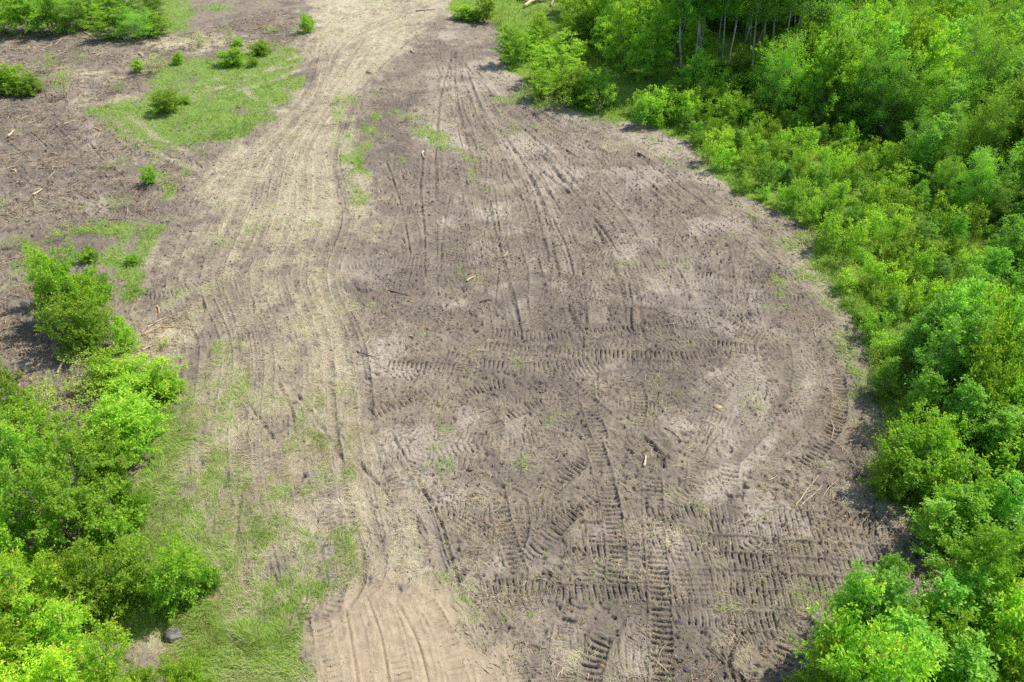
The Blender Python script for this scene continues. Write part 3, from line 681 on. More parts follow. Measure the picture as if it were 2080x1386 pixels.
lit_map = np.maximum(.55 * blur(lanes([[(1095, 200), (1265, 258), (1400, 318), (1440, 375), (1510, 425), (1640, 488), (1635, 545), (1725, 670), (1770, 790), (1755, 900), (1735, 980), (1830, 1060)]], 1.3), 2),
    np.maximum(.22 * area(LEFT_DIRT), np.maximum(.28 * area(LEFT_SOIL), blobs([(1970, 1150, 60, 36, 1), (345, 668, 60, 34, 1), (150, 810, 120, 60, .6), (1120, 20, 60, 18, 1), (1720, 980, 80, 50, .7), (330, 125, 60, 30, .5), (1180, 205, 130, 22, .5), (1430, 1340, 90, 50, .3)]))))
X, Y = scatter_points(60000, lambda x, y: sample(lit_map, x, y) * sstep(.45, .7, fbm(x, y, 1.3, 3, 63)), bias=1.3)
n = len(X); az = RNG.uniform(0, 6.28, n); l = .10 + .55 * RNG.random(n) ** 3; w = np.maximum(.005 + .010 * RNG.random(n), .0005 * Y)
z = np.maximum(ground_z(X + np.cos(az) * l, Y + np.sin(az) * l), np.maximum(ground_z(X - np.cos(az) * l, Y - np.sin(az) * l), ground_z(X, Y)))
rings = []; bend = RNG.normal(0, .12, n) * l
for t_, rad in ((-1, .5), (0, 1.0), (1, .3)):
    cx = X + np.cos(az) * l * t_ - np.sin(az) * bend * (1 - t_ * t_); cy = Y + np.sin(az) * l * t_ + np.cos(az) * bend * (1 - t_ * t_); cz = z + w + RNG.normal(0, .02, n) + .02
    for q in range(3):
        a_ = q * 2.094 + .5
        rings.append(np.stack((cx - np.sin(az) * w * rad * math.cos(a_), cy + np.cos(az) * w * rad * math.cos(a_), cz + w * rad * math.sin(a_)), -1))
V = np.stack(rings, 1); f = np.array([[0, 1, 4, 3], [1, 2, 5, 4], [2, 0, 3, 5], [3, 4, 7, 6], [4, 5, 8, 7], [5, 3, 6, 8]]).ravel()
me = mesh_from("branch_litter", V.reshape(-1, 3), (np.arange(n)[:, None] * 9 + f[None]).ravel(), np.full(n * 6, 4), M['chips'], False, {"tint": np.repeat(tints(n, (RNG.random(n) < .15) * .8)[:, None, :], 9, 1).reshape(-1, 4)})
tag(link("branch_litter", me), "thin broken twigs and branches strewn on the rough soil and along the thicket", "twigs", kind="stuff")

# ------------------------------------------------------------------ plants
def tubes(name, lines, mat, sides=5):
    """lines: list of (points k x 3, radius start, radius end) -> tapered tubes in one part"""
    VV, LL, TT = [], [], []; off = 0
    for pts, r0, r1 in lines:
        pts = np.asarray(pts, float); k = len(pts)
        tg = np.gradient(pts, axis=0); tg /= np.linalg.norm(tg, axis=1)[:, None] + 1e-9
        ref = np.where(np.abs(tg[:, 2:3]) > .9, np.array([[1., 0, 0]]), np.array([[0, 0, 1.]]))
        a = np.cross(tg, ref); a /= np.linalg.norm(a, axis=1)[:, None] + 1e-9; b = np.cross(tg, a)
        r = np.linspace(r0, r1, k)[:, None, None]; th = np.linspace(0, 2 * np.pi, sides, endpoint=False)
        ring = pts[:, None, :] + r * (a[:, None, :] * np.cos(th)[None, :, None] + b[:, None, :] * np.sin(th)[None, :, None])
        VV.append(ring.reshape(-1, 3))
        for i in range(k - 1):
            for s in range(sides):
                s2 = (s + 1) % sides
                LL += [off + i * sides + s, off + i * sides + s2, off + (i + 1) * sides + s2, off + (i + 1) * sides + s]; TT.append(4)
        LL += [off + s for s in range(sides)][::-1]; TT.append(sides)
        LL += [off + (k - 1) * sides + s for s in range(sides)]; TT.append(sides)
        off += k * sides
    return mesh_from(name, np.vstack(VV), LL, TT, mat, True)

def unit(v): return v / (np.linalg.norm(v, axis=-1, keepdims=True) + 1e-9)

def make_plant(seed, Ht, R, n_leaves, leaf, mat, bark, stems=1, t0=.12, prof=lambda t: math.sin(math.pi * min(1, .15 + .85 * t) ** .8), n_br=26, up=.5, twig=.3,
               aspect=.62, young=.25, red=0.0, droop=.2, lean=.25, trunk_r=.03, stem_names=('trunk', 'crown'), tuft=.035, limbs_shown=14):
    """returns (stem mesh, foliage mesh) of a plant Ht high and 2R wide"""
    rg = np.random.default_rng(seed); lines = []; TP, TD, TL, TO = [], [], [], []
    for s in range(stems):
        az = rg.uniform(0, 6.28); sl = lean * (R if stems > 1 else .35) * rg.uniform(.5, 1.2)
        hs = Ht * (1 if s == 0 else rg.uniform(.65, .98))
        tip = np.array([math.cos(az) * sl, math.sin(az) * sl, hs])
        k = 8; t = np.linspace(0, 1, k)[:, None]
        bend = rg.normal(0, .04 * Ht, 3) * np.array([1, 1, 0])
        axis = tip * t + bend * np.sin(np.pi * t) + np.array([math.cos(az) * .05 * s, math.sin(az) * .05 * s, 0])
        lines.append((axis, trunk_r * (1 if s == 0 else .75), trunk_r * .2))
        nb = max(5, int(n_br / stems)) if stems > 1 else n_br
        g0 = rg.uniform(0, 6.28)
        for b in range(nb):
            tb = t0 + (1 - t0) * ((b + rg.random()) / nb)
            base = np.array([np.interp(tb, t[:, 0], axis[:, i]) for i in range(3)])
            a2 = g0 + b * 2.4 + rg.normal(0, .35)
            Lb = R * max(.12, prof((tb - t0) / (1 - t0))) * rg.uniform(.6, 1.2) * (.9 if stems > 1 else 1)
            el = up * (.35 + .9 * tb) + rg.normal(0, .15)
            d = np.array([math.cos(a2) * math.cos(el), math.sin(a2) * math.cos(el), math.sin(el)])
            q = np.linspace(0, 1, 5)[:, None]
            bp = base + d * Lb * q + np.array([0, 0, -droop * Lb]) * q ** 2 + rg.normal(0, .04 * Lb, 3) * np.sin(np.pi * q)
            if b % max(1, nb // limbs_shown) == 0: lines.append((bp, trunk_r * .35, trunk_r * .08))
            nt_ = max(3, int(3 + Lb / twig * 3.2))
            for w in range(nt_):
                tw = .22 + .78 * (w + rg.random()) / nt_
                p0 = np.array([np.interp(tw, q[:, 0], bp[:, i]) for i in range(3)])
                td = unit(d * .8 + rg.normal(0, .65, 3) + np.array([0, 0, .25]))
                TP.append(p0); TD.append(td); TL.append(twig * rg.uniform(.5, 1.2) * (1.1 - .4 * tw)); TO.append(tw)
    TP, TD, TL, TO = map(np.array, (TP, TD, TL, TO))
    i = rg.choice(len(TP), n_leaves, p=TL / TL.sum()); tt_ = rg.random(n_leaves) ** .8
    P = TP[i] + TD[i] * (TL[i] * tt_)[:, None] + rg.normal(0, tuft, (n_leaves, 3))
    fr = R / np.percentile(np.hypot(P[:, 0], P[:, 1]), 95); fz = Ht / np.percentile(P[:, 2], 99.5)
    fx = np.array([fr, fr, fz]); P = P * fx; lines = [(l[0] * fx, l[1], l[2]) for l in lines]
    P[:, 2] = np.maximum(P[:, 2], .04)
    out = unit(P * np.array([1, 1, .3]) - np.array([0, 0, Ht * .15]))
    ld = unit(TD[i] * .5 + rg.normal(0, .75, (n_leaves, 3)) * np.array([1, 1, .5]) + np.array([0, 0, -droop]) + out * .3)
    nm = unit(np.array([0, 0, 1.0]) + out * .45 + rg.normal(0, .75, (n_leaves, 3)))
    sd = unit(np.cross(nm, ld)); nm = np.cross(ld, sd)
    ll = (leaf * rg.uniform(.6, 1.25, n_leaves))[:, None]; ww = ll * aspect * .5
    V = np.stack((P, P + ld * ll * .5 + sd * ww + nm * ww * .35, P + ld * ll - nm * ll * .12, P + ld * ll * .5 - sd * ww + nm * ww * .35), 1)
    idx = np.arange(n_leaves)[:, None] * 4
    L_ = (idx + np.array([[0, 1, 2, 0, 2, 3]])).ravel()
    col = np.zeros((n_leaves, 4)); clump = rg.random(len(TP))
    col[:, 0] = np.clip(.6 * rg.random(n_leaves) + .4 * clump[i], 0, 1)
    tipness = np.clip(tt_ * .6 + TO[i] * .5 + P[:, 2] / Ht * .4 - .75, 0, 1)
    col[:, 1] = np.clip(young * tipness * 3.0 * rg.random(n_leaves), 0, 1)
    col[:, 2] = (rg.random(n_leaves) < red * (tipness > .35)) * rg.uniform(.4, 1, n_leaves)
    col[:, 3] = 1
    fol = mesh_from(stem_names[1], V.reshape(-1, 3), L_, np.full(n_leaves * 2, 3), mat, False, {"tint": np.repeat(col[:, None, :], 4, 1).reshape(-1, 4)})
    return tubes(stem_names[0], lines, bark), fol

KINDS = {}
def kind(name, variants, Ht, R, parts=('trunk', 'crown'), **kw):
    KINDS[name] = dict(H=Ht, R=R, parts=parts, v=[make_plant(hash_seed(name) + k, Ht, R, stem_names=parts, **kw) for k in range(variants)])
def hash_seed(s): return sum((i + 1) * ord(c) for i, c in enumerate(s)) * 13 % 100000

SH = ('stems', 'foliage')
kind('shrub', 6, 1.15, .55, SH, n_leaves=1500, leaf=.075, mat=M['shrub'], bark=M['bark'], stems=6, t0=.1, n_br=40, up=.75, twig=.20, young=.35, lean=.55, trunk_r=.012, droop=.1, limbs_shown=3)
kind('bush', 7, 2.2, 1.25, SH, n_leaves=8500, leaf=.100, mat=M['bush'], bark=M['bark'], stems=7, t0=.08, n_br=98, up=.55, twig=.30, young=.30, lean=.42, trunk_r=.025, droop=.15, red=.05, limbs_shown=3)
kind('cherry', 5, 4.2, 1.7, n_leaves=12000, leaf=.125, aspect=.42, mat=M['cherry'], bark=M['bark'], stems=3, t0=.15, n_br=75, up=.65, twig=.42, young=.55, red=.16, lean=.5, trunk_r=.045, droop=.3)
kind('broad', 6, 4.2, 1.9, n_leaves=17000, leaf=.105, mat=M['bush'], bark=M['bark'], stems=3, t0=.15, n_br=80, up=.5, twig=.42, young=.28, lean=.5, trunk_r=.05, droop=.2)
kind('poplar', 5, 3.8, 1.05, n_leaves=6500, leaf=.095, mat=M['poplar'], bark=M['aspen_bark'], stems=2, t0=.10, n_br=60, up=.85, twig=.30, young=.35, lean=.35, trunk_r=.03, droop=.05, prof=lambda t: (1 - t) ** .6 * .9 + .25)
kind('willow', 5, 5.5, 2.0, n_leaves=15000, leaf=.110, aspect=.40, mat=M['willow'], bark=M['bark'], stems=4, t0=.12, n_br=90, up=.8, twig=.55, young=.40, lean=.6, trunk_r=.05, droop=.12, tuft=.09)
kind('birch', 4, 12.5, 1.7, n_leaves=17000, leaf=.115, mat=M['birch'], bark=M['birch_bark'], stems=1, t0=.38, n_br=80, up=.8, twig=.55, young=.3, trunk_r=.070, droop=.3, tuft=.08, prof=lambda t: math.sin(math.pi * min(1, .25 + .72 * t)) * .9 + .1)
kind('aspen', 3, 11.0, 1.3, n_leaves=8000, leaf=.115, mat=M['birch'], bark=M['aspen_bark'], stems=1, t0=.30, n_br=55, up=.9, twig=.5, young=.2, trunk_r=.06, droop=.2, tuft=.08)
kind('sparse', 3, 1.5, .75, SH, n_leaves=420, leaf=.065, mat=M['sparse'], bark=M['grey_twig'], stems=9, t0=.25, n_br=45, up=.8, twig=.22, young=.3, lean=.8, trunk_r=.010, droop=.05, limbs_shown=8)

ONES = "zero one two three four five six seven eight nine ten eleven twelve thirteen fourteen fifteen sixteen seventeen eighteen nineteen".split()
TENS = "_ ten twenty thirty forty fifty sixty seventy eighty ninety".split()
def words(n): return ONES[n] if n < 20 else TENS[n // 10] + (" " + ONES[n % 10] if n % 10 else "")
USED = set()
def place_words(o_x, o_y, hgt):
    px, py = PX(o_x, o_y, hgt * .6)
    ax = int(round(px / 20.8)); ay = int(round(py / 13.86))
    for k in range(400):
        dx, dy = [(0, 0), (1, 0), (0, 1), (-1, 0), (0, -1), (1, 1), (-1, -1), (1, -1), (-1, 1)][k % 9]; q = 1 + k // 9
        a = min(99, max(0, ax + dx * q)); b = min(99, max(0, ay + dy * q))
        if (a, b) not in USED: break
    USED.add((a, b))
    return f"{words(a)} percent across and {words(b)} percent down"

CATS = {'shrub': ('low_shrub', 'shrub'), 'bush': ('leafy_bush', 'bush'), 'cherry': ('cherry_tree', 'tree'), 'broad': ('bushy_tree', 'tree'), 'poplar': ('poplar_sapling', 'sapling'),
        'willow': ('willow_tree', 'tree'), 'birch': ('birch_tree', 'tree'), 'aspen': ('aspen_tree', 'tree'), 'sparse': ('twiggy_shrub', 'shrub')}
PLACED = []
def put(kd, x, y, Hh, Rr, label=None, phrase=None, group=None, rz=None):
    K = KINDS[kd]; name, cat = CATS[kd]
    stem, fol = K['v'][len(PLACED) % len(K['v'])]
    root = bpy.data.objects.new(name, None); root.empty_display_size = .3; scene.collection.objects.link(root)
    root.location = (x, y, float(ground_z(x, y)) - .03)
    root.rotation_euler = (0, 0, random.uniform(0, 6.28) if rz is None else rz)
    root.scale = (Rr / K['R'], Rr / K['R'], Hh / K['H'])
    for nm, me in zip(K['parts'], (stem, fol)): link(nm, me, root)
    if label is None: label = f"{phrase}, {place_words(x, y, Hh)}"
    tag(root, label, cat, group)
    PLACED.append((x, y, Rr))
    return root

def at(kd, px, py, ty, wpx, label, group=None):
    x, y = G(px, py); Hh = height_for(px, py, ty) * 1.0
    Rr = wpx / 2 / FPX * depth_at(y, Hh * .5) * 1.1
    return put(kd, x, y, Hh, Rr, label=label, group=group)

# --- left side, one by one
LG = "bushes and young trees left of the clearing"
at('bush', 135, 640, 535, 84, "green bush filling the heart of the touching pair", LG)
at('bush', 195, 668, 560, 80, "leafy green bush joining the two round ones on their grass side", LG)
at('cherry', 112, 610, 488, 60, "slender light green sapling rising behind the pair of round bushes", LG)
at('bush', 162, 655, 502, 112, "big round bright green bush, upper one of the touching pair", LG)
at('bush', 172, 710, 596, 112, "big round bright green bush, lower one of the touching pair", LG)
at('bush', 212, 605, 550, 44, "narrow dark green bush tucked against the upper round bush", LG)
at('bush', 262, 708, 648, 48, "small upright green bush alone beside the split pale branches", LG)
at('bush', 268, 532, 510, 28, "tiny round dark green bush in pale grass", LG)
at('bush', 295, 812, 738, 125, "dense dark-bottomed green bush at the end of the brush strip", LG)
at('bush', 345, 792, 738, 60, "small green bush touching the soil track beside the dense one", LG)
at('bush', 232, 780, 712, 90, "medium green bush behind the twiggy brush patch", LG)
at('sparse', 170, 790, 745, 120, "thin twiggy brush with few leaves near a bent pale branch", LG)
at('sparse', 150, 850, 775, 150, "brownish half-bare brush between the two tree clusters", LG)
at('sparse', 215, 860, 790, 110, "half-bare twiggy shrub on the edge of the dense cluster", LG)
at('sparse', 60, 880, 820, 90, "grey bare brush in the dark hollow", LG)
at('broad', 68, 925, 735, 115, "tall light yellow-green tree standing apart with bare soil behind", LG)
at('bush', 245, 895, 795, 150, "rounded bush with rusty leaf tips bordering the pale grass", LG)
at('bush', 265, 935, 850, 110, "dense bush below the rusty tipped one at the grass edge", LG)
at('broad', 140, 985, 805, 160, "wide green tree at the top of the big cluster", LG)
at('bush', 215, 985, 885, 120, "green bush filling the gap inside the upper cluster", LG)
at('broad', 15, 1020, 845, 120, "bright green tree cut by the frame below the dark hollow", LG)
at('broad', 75, 1110, 895, 190, "large fine-leaved green tree in the middle of the cluster", LG)
at('broad', 175, 1130, 920, 190, "large fine-leaved green tree facing the grass, cluster centre", LG)
at('bush', 285, 1055, 972, 80, "small dense bush bulging out over pale grass", LG)
at('bush', 240, 1120, 1010, 120, "mid green bush below the bulging one", LG)
at('broad', 25, 1200, 985, 150, "dark shaded tree on the frame edge, middle of cluster", LG)
at('cherry', 120, 1265, 1085, 150, "yellow-green cherry tree with reddish shoots, topmost such", LG)
at('cherry', 20, 1290, 1085, 140, "yellow-green cherry tree with reddish shoots cut by the frame edge", LG)
at('cherry', 205, 1265, 1120, 120, "darker green cherry tree above the long grass hollow", LG)
at('bush', 270, 1215, 1110, 120, "yellow-green bush over the long grass hollow", LG)
at('bush', 365, 1218, 1105, 120, "yellow-green rounded bush farthest out onto the grass", LG)
at('bush', 432, 1196, 1150, 42, "tiny bush just outside the rounded one on the grass", LG)
at('cherry', 55, 1400, 1150, 190, "large cherry tree with dense yellow-green top, corner cluster", LG)
at('cherry', 160, 1400, 1235, 170, "cherry tree with pale leaf undersides near the grass hollow", LG)
at('cherry', 20, 1500, 1265, 170, "brightest yellow broad-leaved tree in the bottom corner", LG)
at('cherry', 130, 1530, 1300, 200, "leaning cherry tree at the bottom edge", LG)
at('cherry', 240, 1490, 1305, 170, "golden-tipped cherry tree at the bottom edge beside the shrub", LG)
at('bush', 398, 1415, 1318, 84, "round green shrub below the boulder", LG)
at('bush', 296, 1400, 1345, 55, "small loose shrub between boulder and cherry trees", LG)
TG = "thicket behind the far left soil"
for k, (px, py, ty, w) in enumerate([(15, 68, -30, 70), (62, 66, -30, 70), (105, 70, -20, 60), (150, 66, -15, 60), (190, 58, -20, 60), (235, 78, 15, 60), (280, 82, 20, 60), (322, 72, 28, 50), (250, 40, -25, 60), (300, 38, -5, 55), (35, 30, -60, 80), (120, 30, -60, 80), (200, 28, -50, 80)]):
    x, y = G(px, py); Hh = min(5.0, height_for(px, py, ty)); put('broad' if k % 3 else 'willow', x, y, Hh, w / 2 / FPX * depth_at(y, Hh / 2) * 1.5, phrase="bushy green tree behind the far soil strip", group=TG)
FG = "scattered small bushes on the far left meadow"
at('bush', 22, 192, 128, 75, "light green bush on the left frame edge by the ploughed soil", FG)
at('bush', 62, 194, 150, 55, "looser pale bush joined to the frame edge bush", FG)
at('bush', -15, 196, 135, 70, "green bush half outside the left frame edge", FG)
at('sparse', 120, 172, 135, 60, "pale wispy shrub standing on the soil", FG)
at('sparse', 135, 198, 150, 50, "second pale wispy shrub nearer the rough soil", FG)
at('sparse', 325, 146, 106, 85, "half-bare twiggy shrub beside a small leafy bush", FG)
at('bush', 361, 134, 108, 26, "small leafy bush on the right of the twiggy shrub", FG)
at('bush', 283, 150, 122, 24, "small dark bush left of the twiggy shrub", FG)
at('bush', 342, 232, 186, 62, "dark green bush in the middle of the grass wedge", FG)
at('bush', 376, 214, 196, 26, "small offshoot bush touching the dark green bush", FG)
at('bush', 474, 135, 100, 54, "brightest round bush on the far grass with dark shadow", FG)
at('bush', 527, 114, 82, 44, "loose green bush right of the brightest round one", FG)
at('bush', 516, 137, 118, 22, "tiny bush in front of the loose green one", FG)
at('sparse', 466, 100, 50, 38, "tall thin twiggy shrub behind the brightest round bush", FG)
at('sparse', 556, 104, 80, 30, "thin pale shrub at the end of the bush row", FG)
at('bush', 484, 96, 78, 24, "little bush hidden behind the brightest round one", FG)
at('bush', 628, 70, 28, 30, "lone upright grey-green bush beside the straw track", FG)
at('sparse', 606, 74, 52, 24, "low shrub at the foot of the lone upright bush", FG)
at('sparse', 590, 213, 182, 20, "bare dark twig shrub at the edge of the straw track", FG)
at('bush', 304, 372, 338, 34, "small bush at the head of a grass strip", FG)
at('sparse', 265, 348, 304, 30, "weedy light green shrub on soil above the grass strip", FG)
at('sparse', 375, 340, 322, 20, "little weed tuft on the thin grass line", FG)
at('sparse', 700, 210, 192, 50, "low weedy shrub patch where straw meets bare soil", FG)
at('sparse', 488, 704, 680, 14, "tiny lone seedling on the straw", FG)
at('sparse', 285, 520 + 360, 800, 60, "twiggy shrub in front of the dense cluster edge", FG)
at('bush', 180, 530, 500, 40, "grassy green bush right behind the upper round bush", FG)

for px, py, ty, w, lb in [(95, 150, 108, 50, "faint weedy shrub on the far left soil strip"), (165, 128, 105, 40, "faint weed clump in the middle of the soil strip"), (240, 190, 165, 40, "low weed clump near the smooth soil fan"),
        (215, 345, 322, 40, "low weed clump on the rough left soil"), (250, 420, 395, 50, "weed clump above the ribbed track on the left"), (40, 500, 478, 60, "pale weed mat near the left frame edge"),
        (5, 420, 400, 30, "weed cut by the left frame edge"), (130, 478, 455, 60, "weed clump behind the big pair of bushes"), (215, 640, 620, 40, "weed clump right behind the lone bush"), (330, 700, 680, 40, "weeds among the splintered branches"),
        (175, 735, 705, 90, "leafy weed mat by the bent bleached branch"), (400, 95, 70, 60, "dry weed clump on the far soil"), (560, 70, 50, 40, "dry weed clump farther along the far soil"), (840, 250, 232, 60, "low weeds on the upper soil")]:
    at('sparse', px, py, ty, w, lb, FG)

# --- clump and hedge where the clearing narrows
HG = "bushes at the far edge of the clearing"
at('broad', 1042, 132, 52, 66, "upright bush nearest the bare soil in the far clump", HG)
at('cherry', 1088, 108, 22, 66, "tallest yellow-green young tree of the far clump", HG)
at('broad', 1078, 122, 60, 50, "narrow bush in the middle of the far clump", HG)
at('broad', 1128, 168, 72, 100, "broad dense bush closing the right of the far clump", HG)
at('bush', 1118, 200, 142, 80, "hedge-like bush at the left end of the low hedge", HG)
at('bush', 1165, 210, 142, 80, "hedge-like bush in the middle of the low hedge", HG)
at('bush', 1215, 218, 142, 90, "hedge-like bush at the right end of the low hedge", HG)
at('bush', 1180, 126, 84, 42, "small pale bush alone on grass behind the clump", HG)
at('sparse', 1085, 205, 168, 55, "grey half-bare shrub left of the low hedge", HG)
at('sparse', 1100, 226, 196, 40, "small weedy shrub on the soil below the hedge", HG)
at('sparse', 1215, 235, 190, 50, "half-bare shrub under the right end of the hedge", HG)
at('sparse', 1130, 228, 180, 60, "leggy shrub in front of the low hedge", HG)
at('bush', 940, 40, 10, 44, "dark bush at the narrow end of the clearing", HG)
at('bush', 962, 42, 14, 40, "shaded bush beside the dark one at the narrow end", HG)
at('broad', 986, 46, -12, 40, "slim light green bush at the narrow end", HG)
at('sparse', 1012, 50, 12, 50, "brownish weedy shrub right of the slim bush", HG)

# --- the wood: birches with visible trunks, then scattered kinds
BG = "birches at the wood's edge"
for k, (px, py, lean_) in enumerate([(1388, 186, 0), (1408, 184, 0), (1436, 180, 0), (1462, 180, 0), (1467, 172, 0), (1527, 196, 0), (1568, 122, 0), (1576, 200, 0), (1606, 160, 0), (1672, 165, 0), (1680, 120, 0), (1620, 90, 0), (1650, 80, 0), (1545, 130, 0), (1500, 120, 0), (1510, 90, 0)]):
    x, y = G(px, py); o = put('birch', x, y, random.uniform(11.5, 14), random.uniform(1.5, 1.9), phrase="tall pale-trunked birch", group=BG)
    o.rotation_mode = 'ZYX'; o.rotation_euler = (random.uniform(-.03, .03), random.uniform(-.08, .0), random.uniform(0, 6.28))

def scatter(poly, n, mind, kinds, hr, rr_, phrase, group, avoid=(), seed=1, tries=60):
    rg = random.Random(seed); xs = [p[0] for p in poly]; ys = [p[1] for p in poly]; made = []
    wp = [G(*p) for p in poly]; x0, x1 = min(p[0] for p in wp), max(p[0] for p in wp); y0, y1 = min(p[1] for p in wp), max(p[1] for p in wp)
    for _ in range(n * tries):
        if len(made) >= n: break
        x, y = rg.uniform(x0, x1), rg.uniform(y0, y1); px, py = PX(x, y)
        if not in_poly(poly, np.array(px), np.array(py)): continue
        if any(((px - ax) / aw) ** 2 + ((py - ay) / ah) ** 2 < 1 for ax, ay, aw, ah in avoid): continue
        if any((x - a) ** 2 + (y - b) ** 2 < mind * mind for a, b in made): continue
        f = rg.random(); h = hr[0] + (hr[1] - hr[0]) * f; r = rr_[0] + (rr_[1] - rr_[0]) * (f * .6 + rg.random() * .4)
        cpx, cpy = PX(x, y, h)
        made.append((x, y))
        if cpx - r * 40 > 2330 or cpy > 1500: continue
        put(rg.choice(kinds), x, y, h, r, phrase=phrase, group=group)
    return made

scatter([(1380, 175), (1560, 150), (1700, 130), (1800, 60), (1850, 5), (1500, 5), (1420, 60), (1300, 60), (1350, 150)], 34, 1.9, ['birch', 'aspen', 'aspen'], (10.5, 13.5), (1.2, 1.7), "slim tall wood tree", "tall trees inside the wood", seed=21)
scatter([(1165, 110), (1260, 150), (1340, 170), (1420, 190), (1440, 165), (1400, 100), (1420, 10), (1150, 10), (1140, 70)], 26, 2.0, ['broad', 'willow'], (3.6, 5.2), (1.3, 1.9), "bushy tree of the dark thicket", "thicket left of the birches", seed=22)
scatter([(1400, 70), (1750, 70), (1850, 5), (1400, 5)], 30, 2.2, ['broad', 'willow'], (5, 8), (1.8, 2.4), "full green tree between the pale trunks", "full trees deep in the wood", seed=31)
scatter([(1390, 195), (1480, 205), (1560, 215), (1600, 200), (1570, 170), (1420, 185)], 22, 1.2, ['bush', 'poplar', 'broad'], (1.8, 3.4), (.9, 1.4), "bush under the birches", "bushes at the foot of the birches", seed=23)
scatter([(1560, 235), (1640, 262), (1760, 275), (1850, 330), (1950, 345), (2080, 430), (2280, 520), (2340, 420), (2300, 5), (1850, 5), (1760, 110), (1690, 180), (1590, 195)], 190, 1.6, ['willow', 'willow', 'broad', 'poplar'], (4.2, 6.4), (1.3, 2.0), "feathery willow of the far wood", "willows of the far wood",
        seed=24)
scatter([(1270, 262), (1350, 230), (1420, 215), (1560, 245), (1700, 290), (1840, 350), (1960, 420), (2120, 520), (2150, 600), (2000, 640), (1880, 700), (1770, 655), (1720, 580), (1670, 520), (1650, 470), (1590, 435), (1510, 395), (1450, 350), (1400, 295), (1340, 266)],
        175, .78, ['shrub', 'shrub', 'shrub', 'shrub', 'poplar'], (.7, 1.8), (.36, .66), "low shrub of the open thicket", "low shrubs bordering the clearing", seed=25)
scatter([(1290, 225), (1420, 205), (1560, 225), (1560, 250), (1440, 250), (1330, 260)], 16, 1.2, ['bush', 'shrub'], (1.2, 2.2), (.7, 1.0), "leafy bush of the thicket margin", "bushes between thicket and birches", seed=26)
scatter([(1840, 760), (1890, 700), (1960, 620), (2080, 560), (2250, 560), (2400, 800), (2400, 960), (2100, 960), (2000, 940), (1890, 910), (1860, 880), (1850, 800)], 85, .92, ['poplar', 'poplar', 'bush', 'poplar'], (1.9, 4.2), (.7, 1.15), "poplar sapling of the dense stand", "poplar saplings right of the clearing",
        avoid=[(1960, 965, 60, 40)], seed=27)
scatter([(1825, 960), (1860, 930), (1930, 900), (2080, 960), (2350, 960), (2350, 1120), (2060, 1110), (1900, 1100), (1880, 1020), (1810, 1000)], 38, .9, ['poplar', 'bush', 'shrub'], (1.1, 2.8), (.6, 1.05), "leafy sapling by the grassy glade", "saplings around the glade",
        avoid=[(1965, 970, 55, 50), (1975, 1140, 60, 40)], seed=28)
scatter([(1730, 1330), (1800, 1290), (1880, 1250), (2020, 1220), (2080, 1180), (2400, 1180), (2400, 1600), (1700, 1600), (1700, 1420)], 56, .9, ['poplar', 'bush', 'poplar', 'broad'], (2.0, 3.9), (.75, 1.3), "leafy young tree of the near thicket", "young trees in the near corner thicket",
        avoid=[(1790, 1300, 40, 30)], seed=29)
scatter([(1850, 330), (1950, 335), (2080, 400), (2180, 520), (2080, 500), (1960, 430), (1860, 370)], 26, 1.3, ['poplar', 'poplar', 'willow'], (2.2, 4.2), (.8, 1.4), "sapling in front of the far willows", "saplings in front of the far willows", seed=41)
scatter([(1860, 1050), (1900, 1040), (2000, 1090), (1990, 1120), (1900, 1140), (1850, 1120)], 9, .95, ['poplar', 'bush'], (1.2, 2.2), (.6, .9), "leafy bush at the brush gap", "bushes by the brush gap", seed=42)
scatter([(1690, 600), (1735, 650), (1775, 740), (1800, 800), (1780, 880), (1760, 940), (1790, 990), (1830, 1010), (1840, 960), (1830, 880), (1850, 800), (1820, 740), (1770, 650), (1720, 590)], 22, .8, ['shrub', 'sparse', 'shrub', 'sparse'], (.6, 1.3), (.35, .65), "low shrub on the ragged soil edge", "low shrubs on the ragged soil edge", seed=43)
RG_ = "single bushes on the edge of the near thicket"
at('poplar', 1700, 1345, 1170, 110, "leafy sapling pointing out over the tracked soil", RG_)
at('bush', 1668, 1440, 1300, 120, "rounded bush casting the broad dark shadow on the soil", RG_)
at('poplar', 1765, 1290, 1140, 90, "bluish green sapling with soil behind its tip", RG_)
at('sparse', 1615, 1240, 1200, 40, "small thin seedling on the tracked soil near the thicket", RG_)
at('bush', 1808, 1000, 925, 84, "pale green bush at the corner of the clearing", RG_)
at('bush', 1752, 640, 620, 36, "small yellow-green bush on the thicket margin", RG_)
at('poplar', 1795, 800, 720, 60, "shiny sapling leaning over the soil edge", RG_)
at('sparse', 1765, 780, 700, 50, "brown thin shrub along the soil edge", RG_)
at('bush', 1860, 1000, 940, 70, "small round bush beside the glade", RG_)
at('sparse', 1705, 560, 520, 50, "pale twiggy shrub on the thicket margin", RG_)
at('sparse', 1800, 460, 425, 60, "purple-grey bare shrub among the low green ones", RG_)

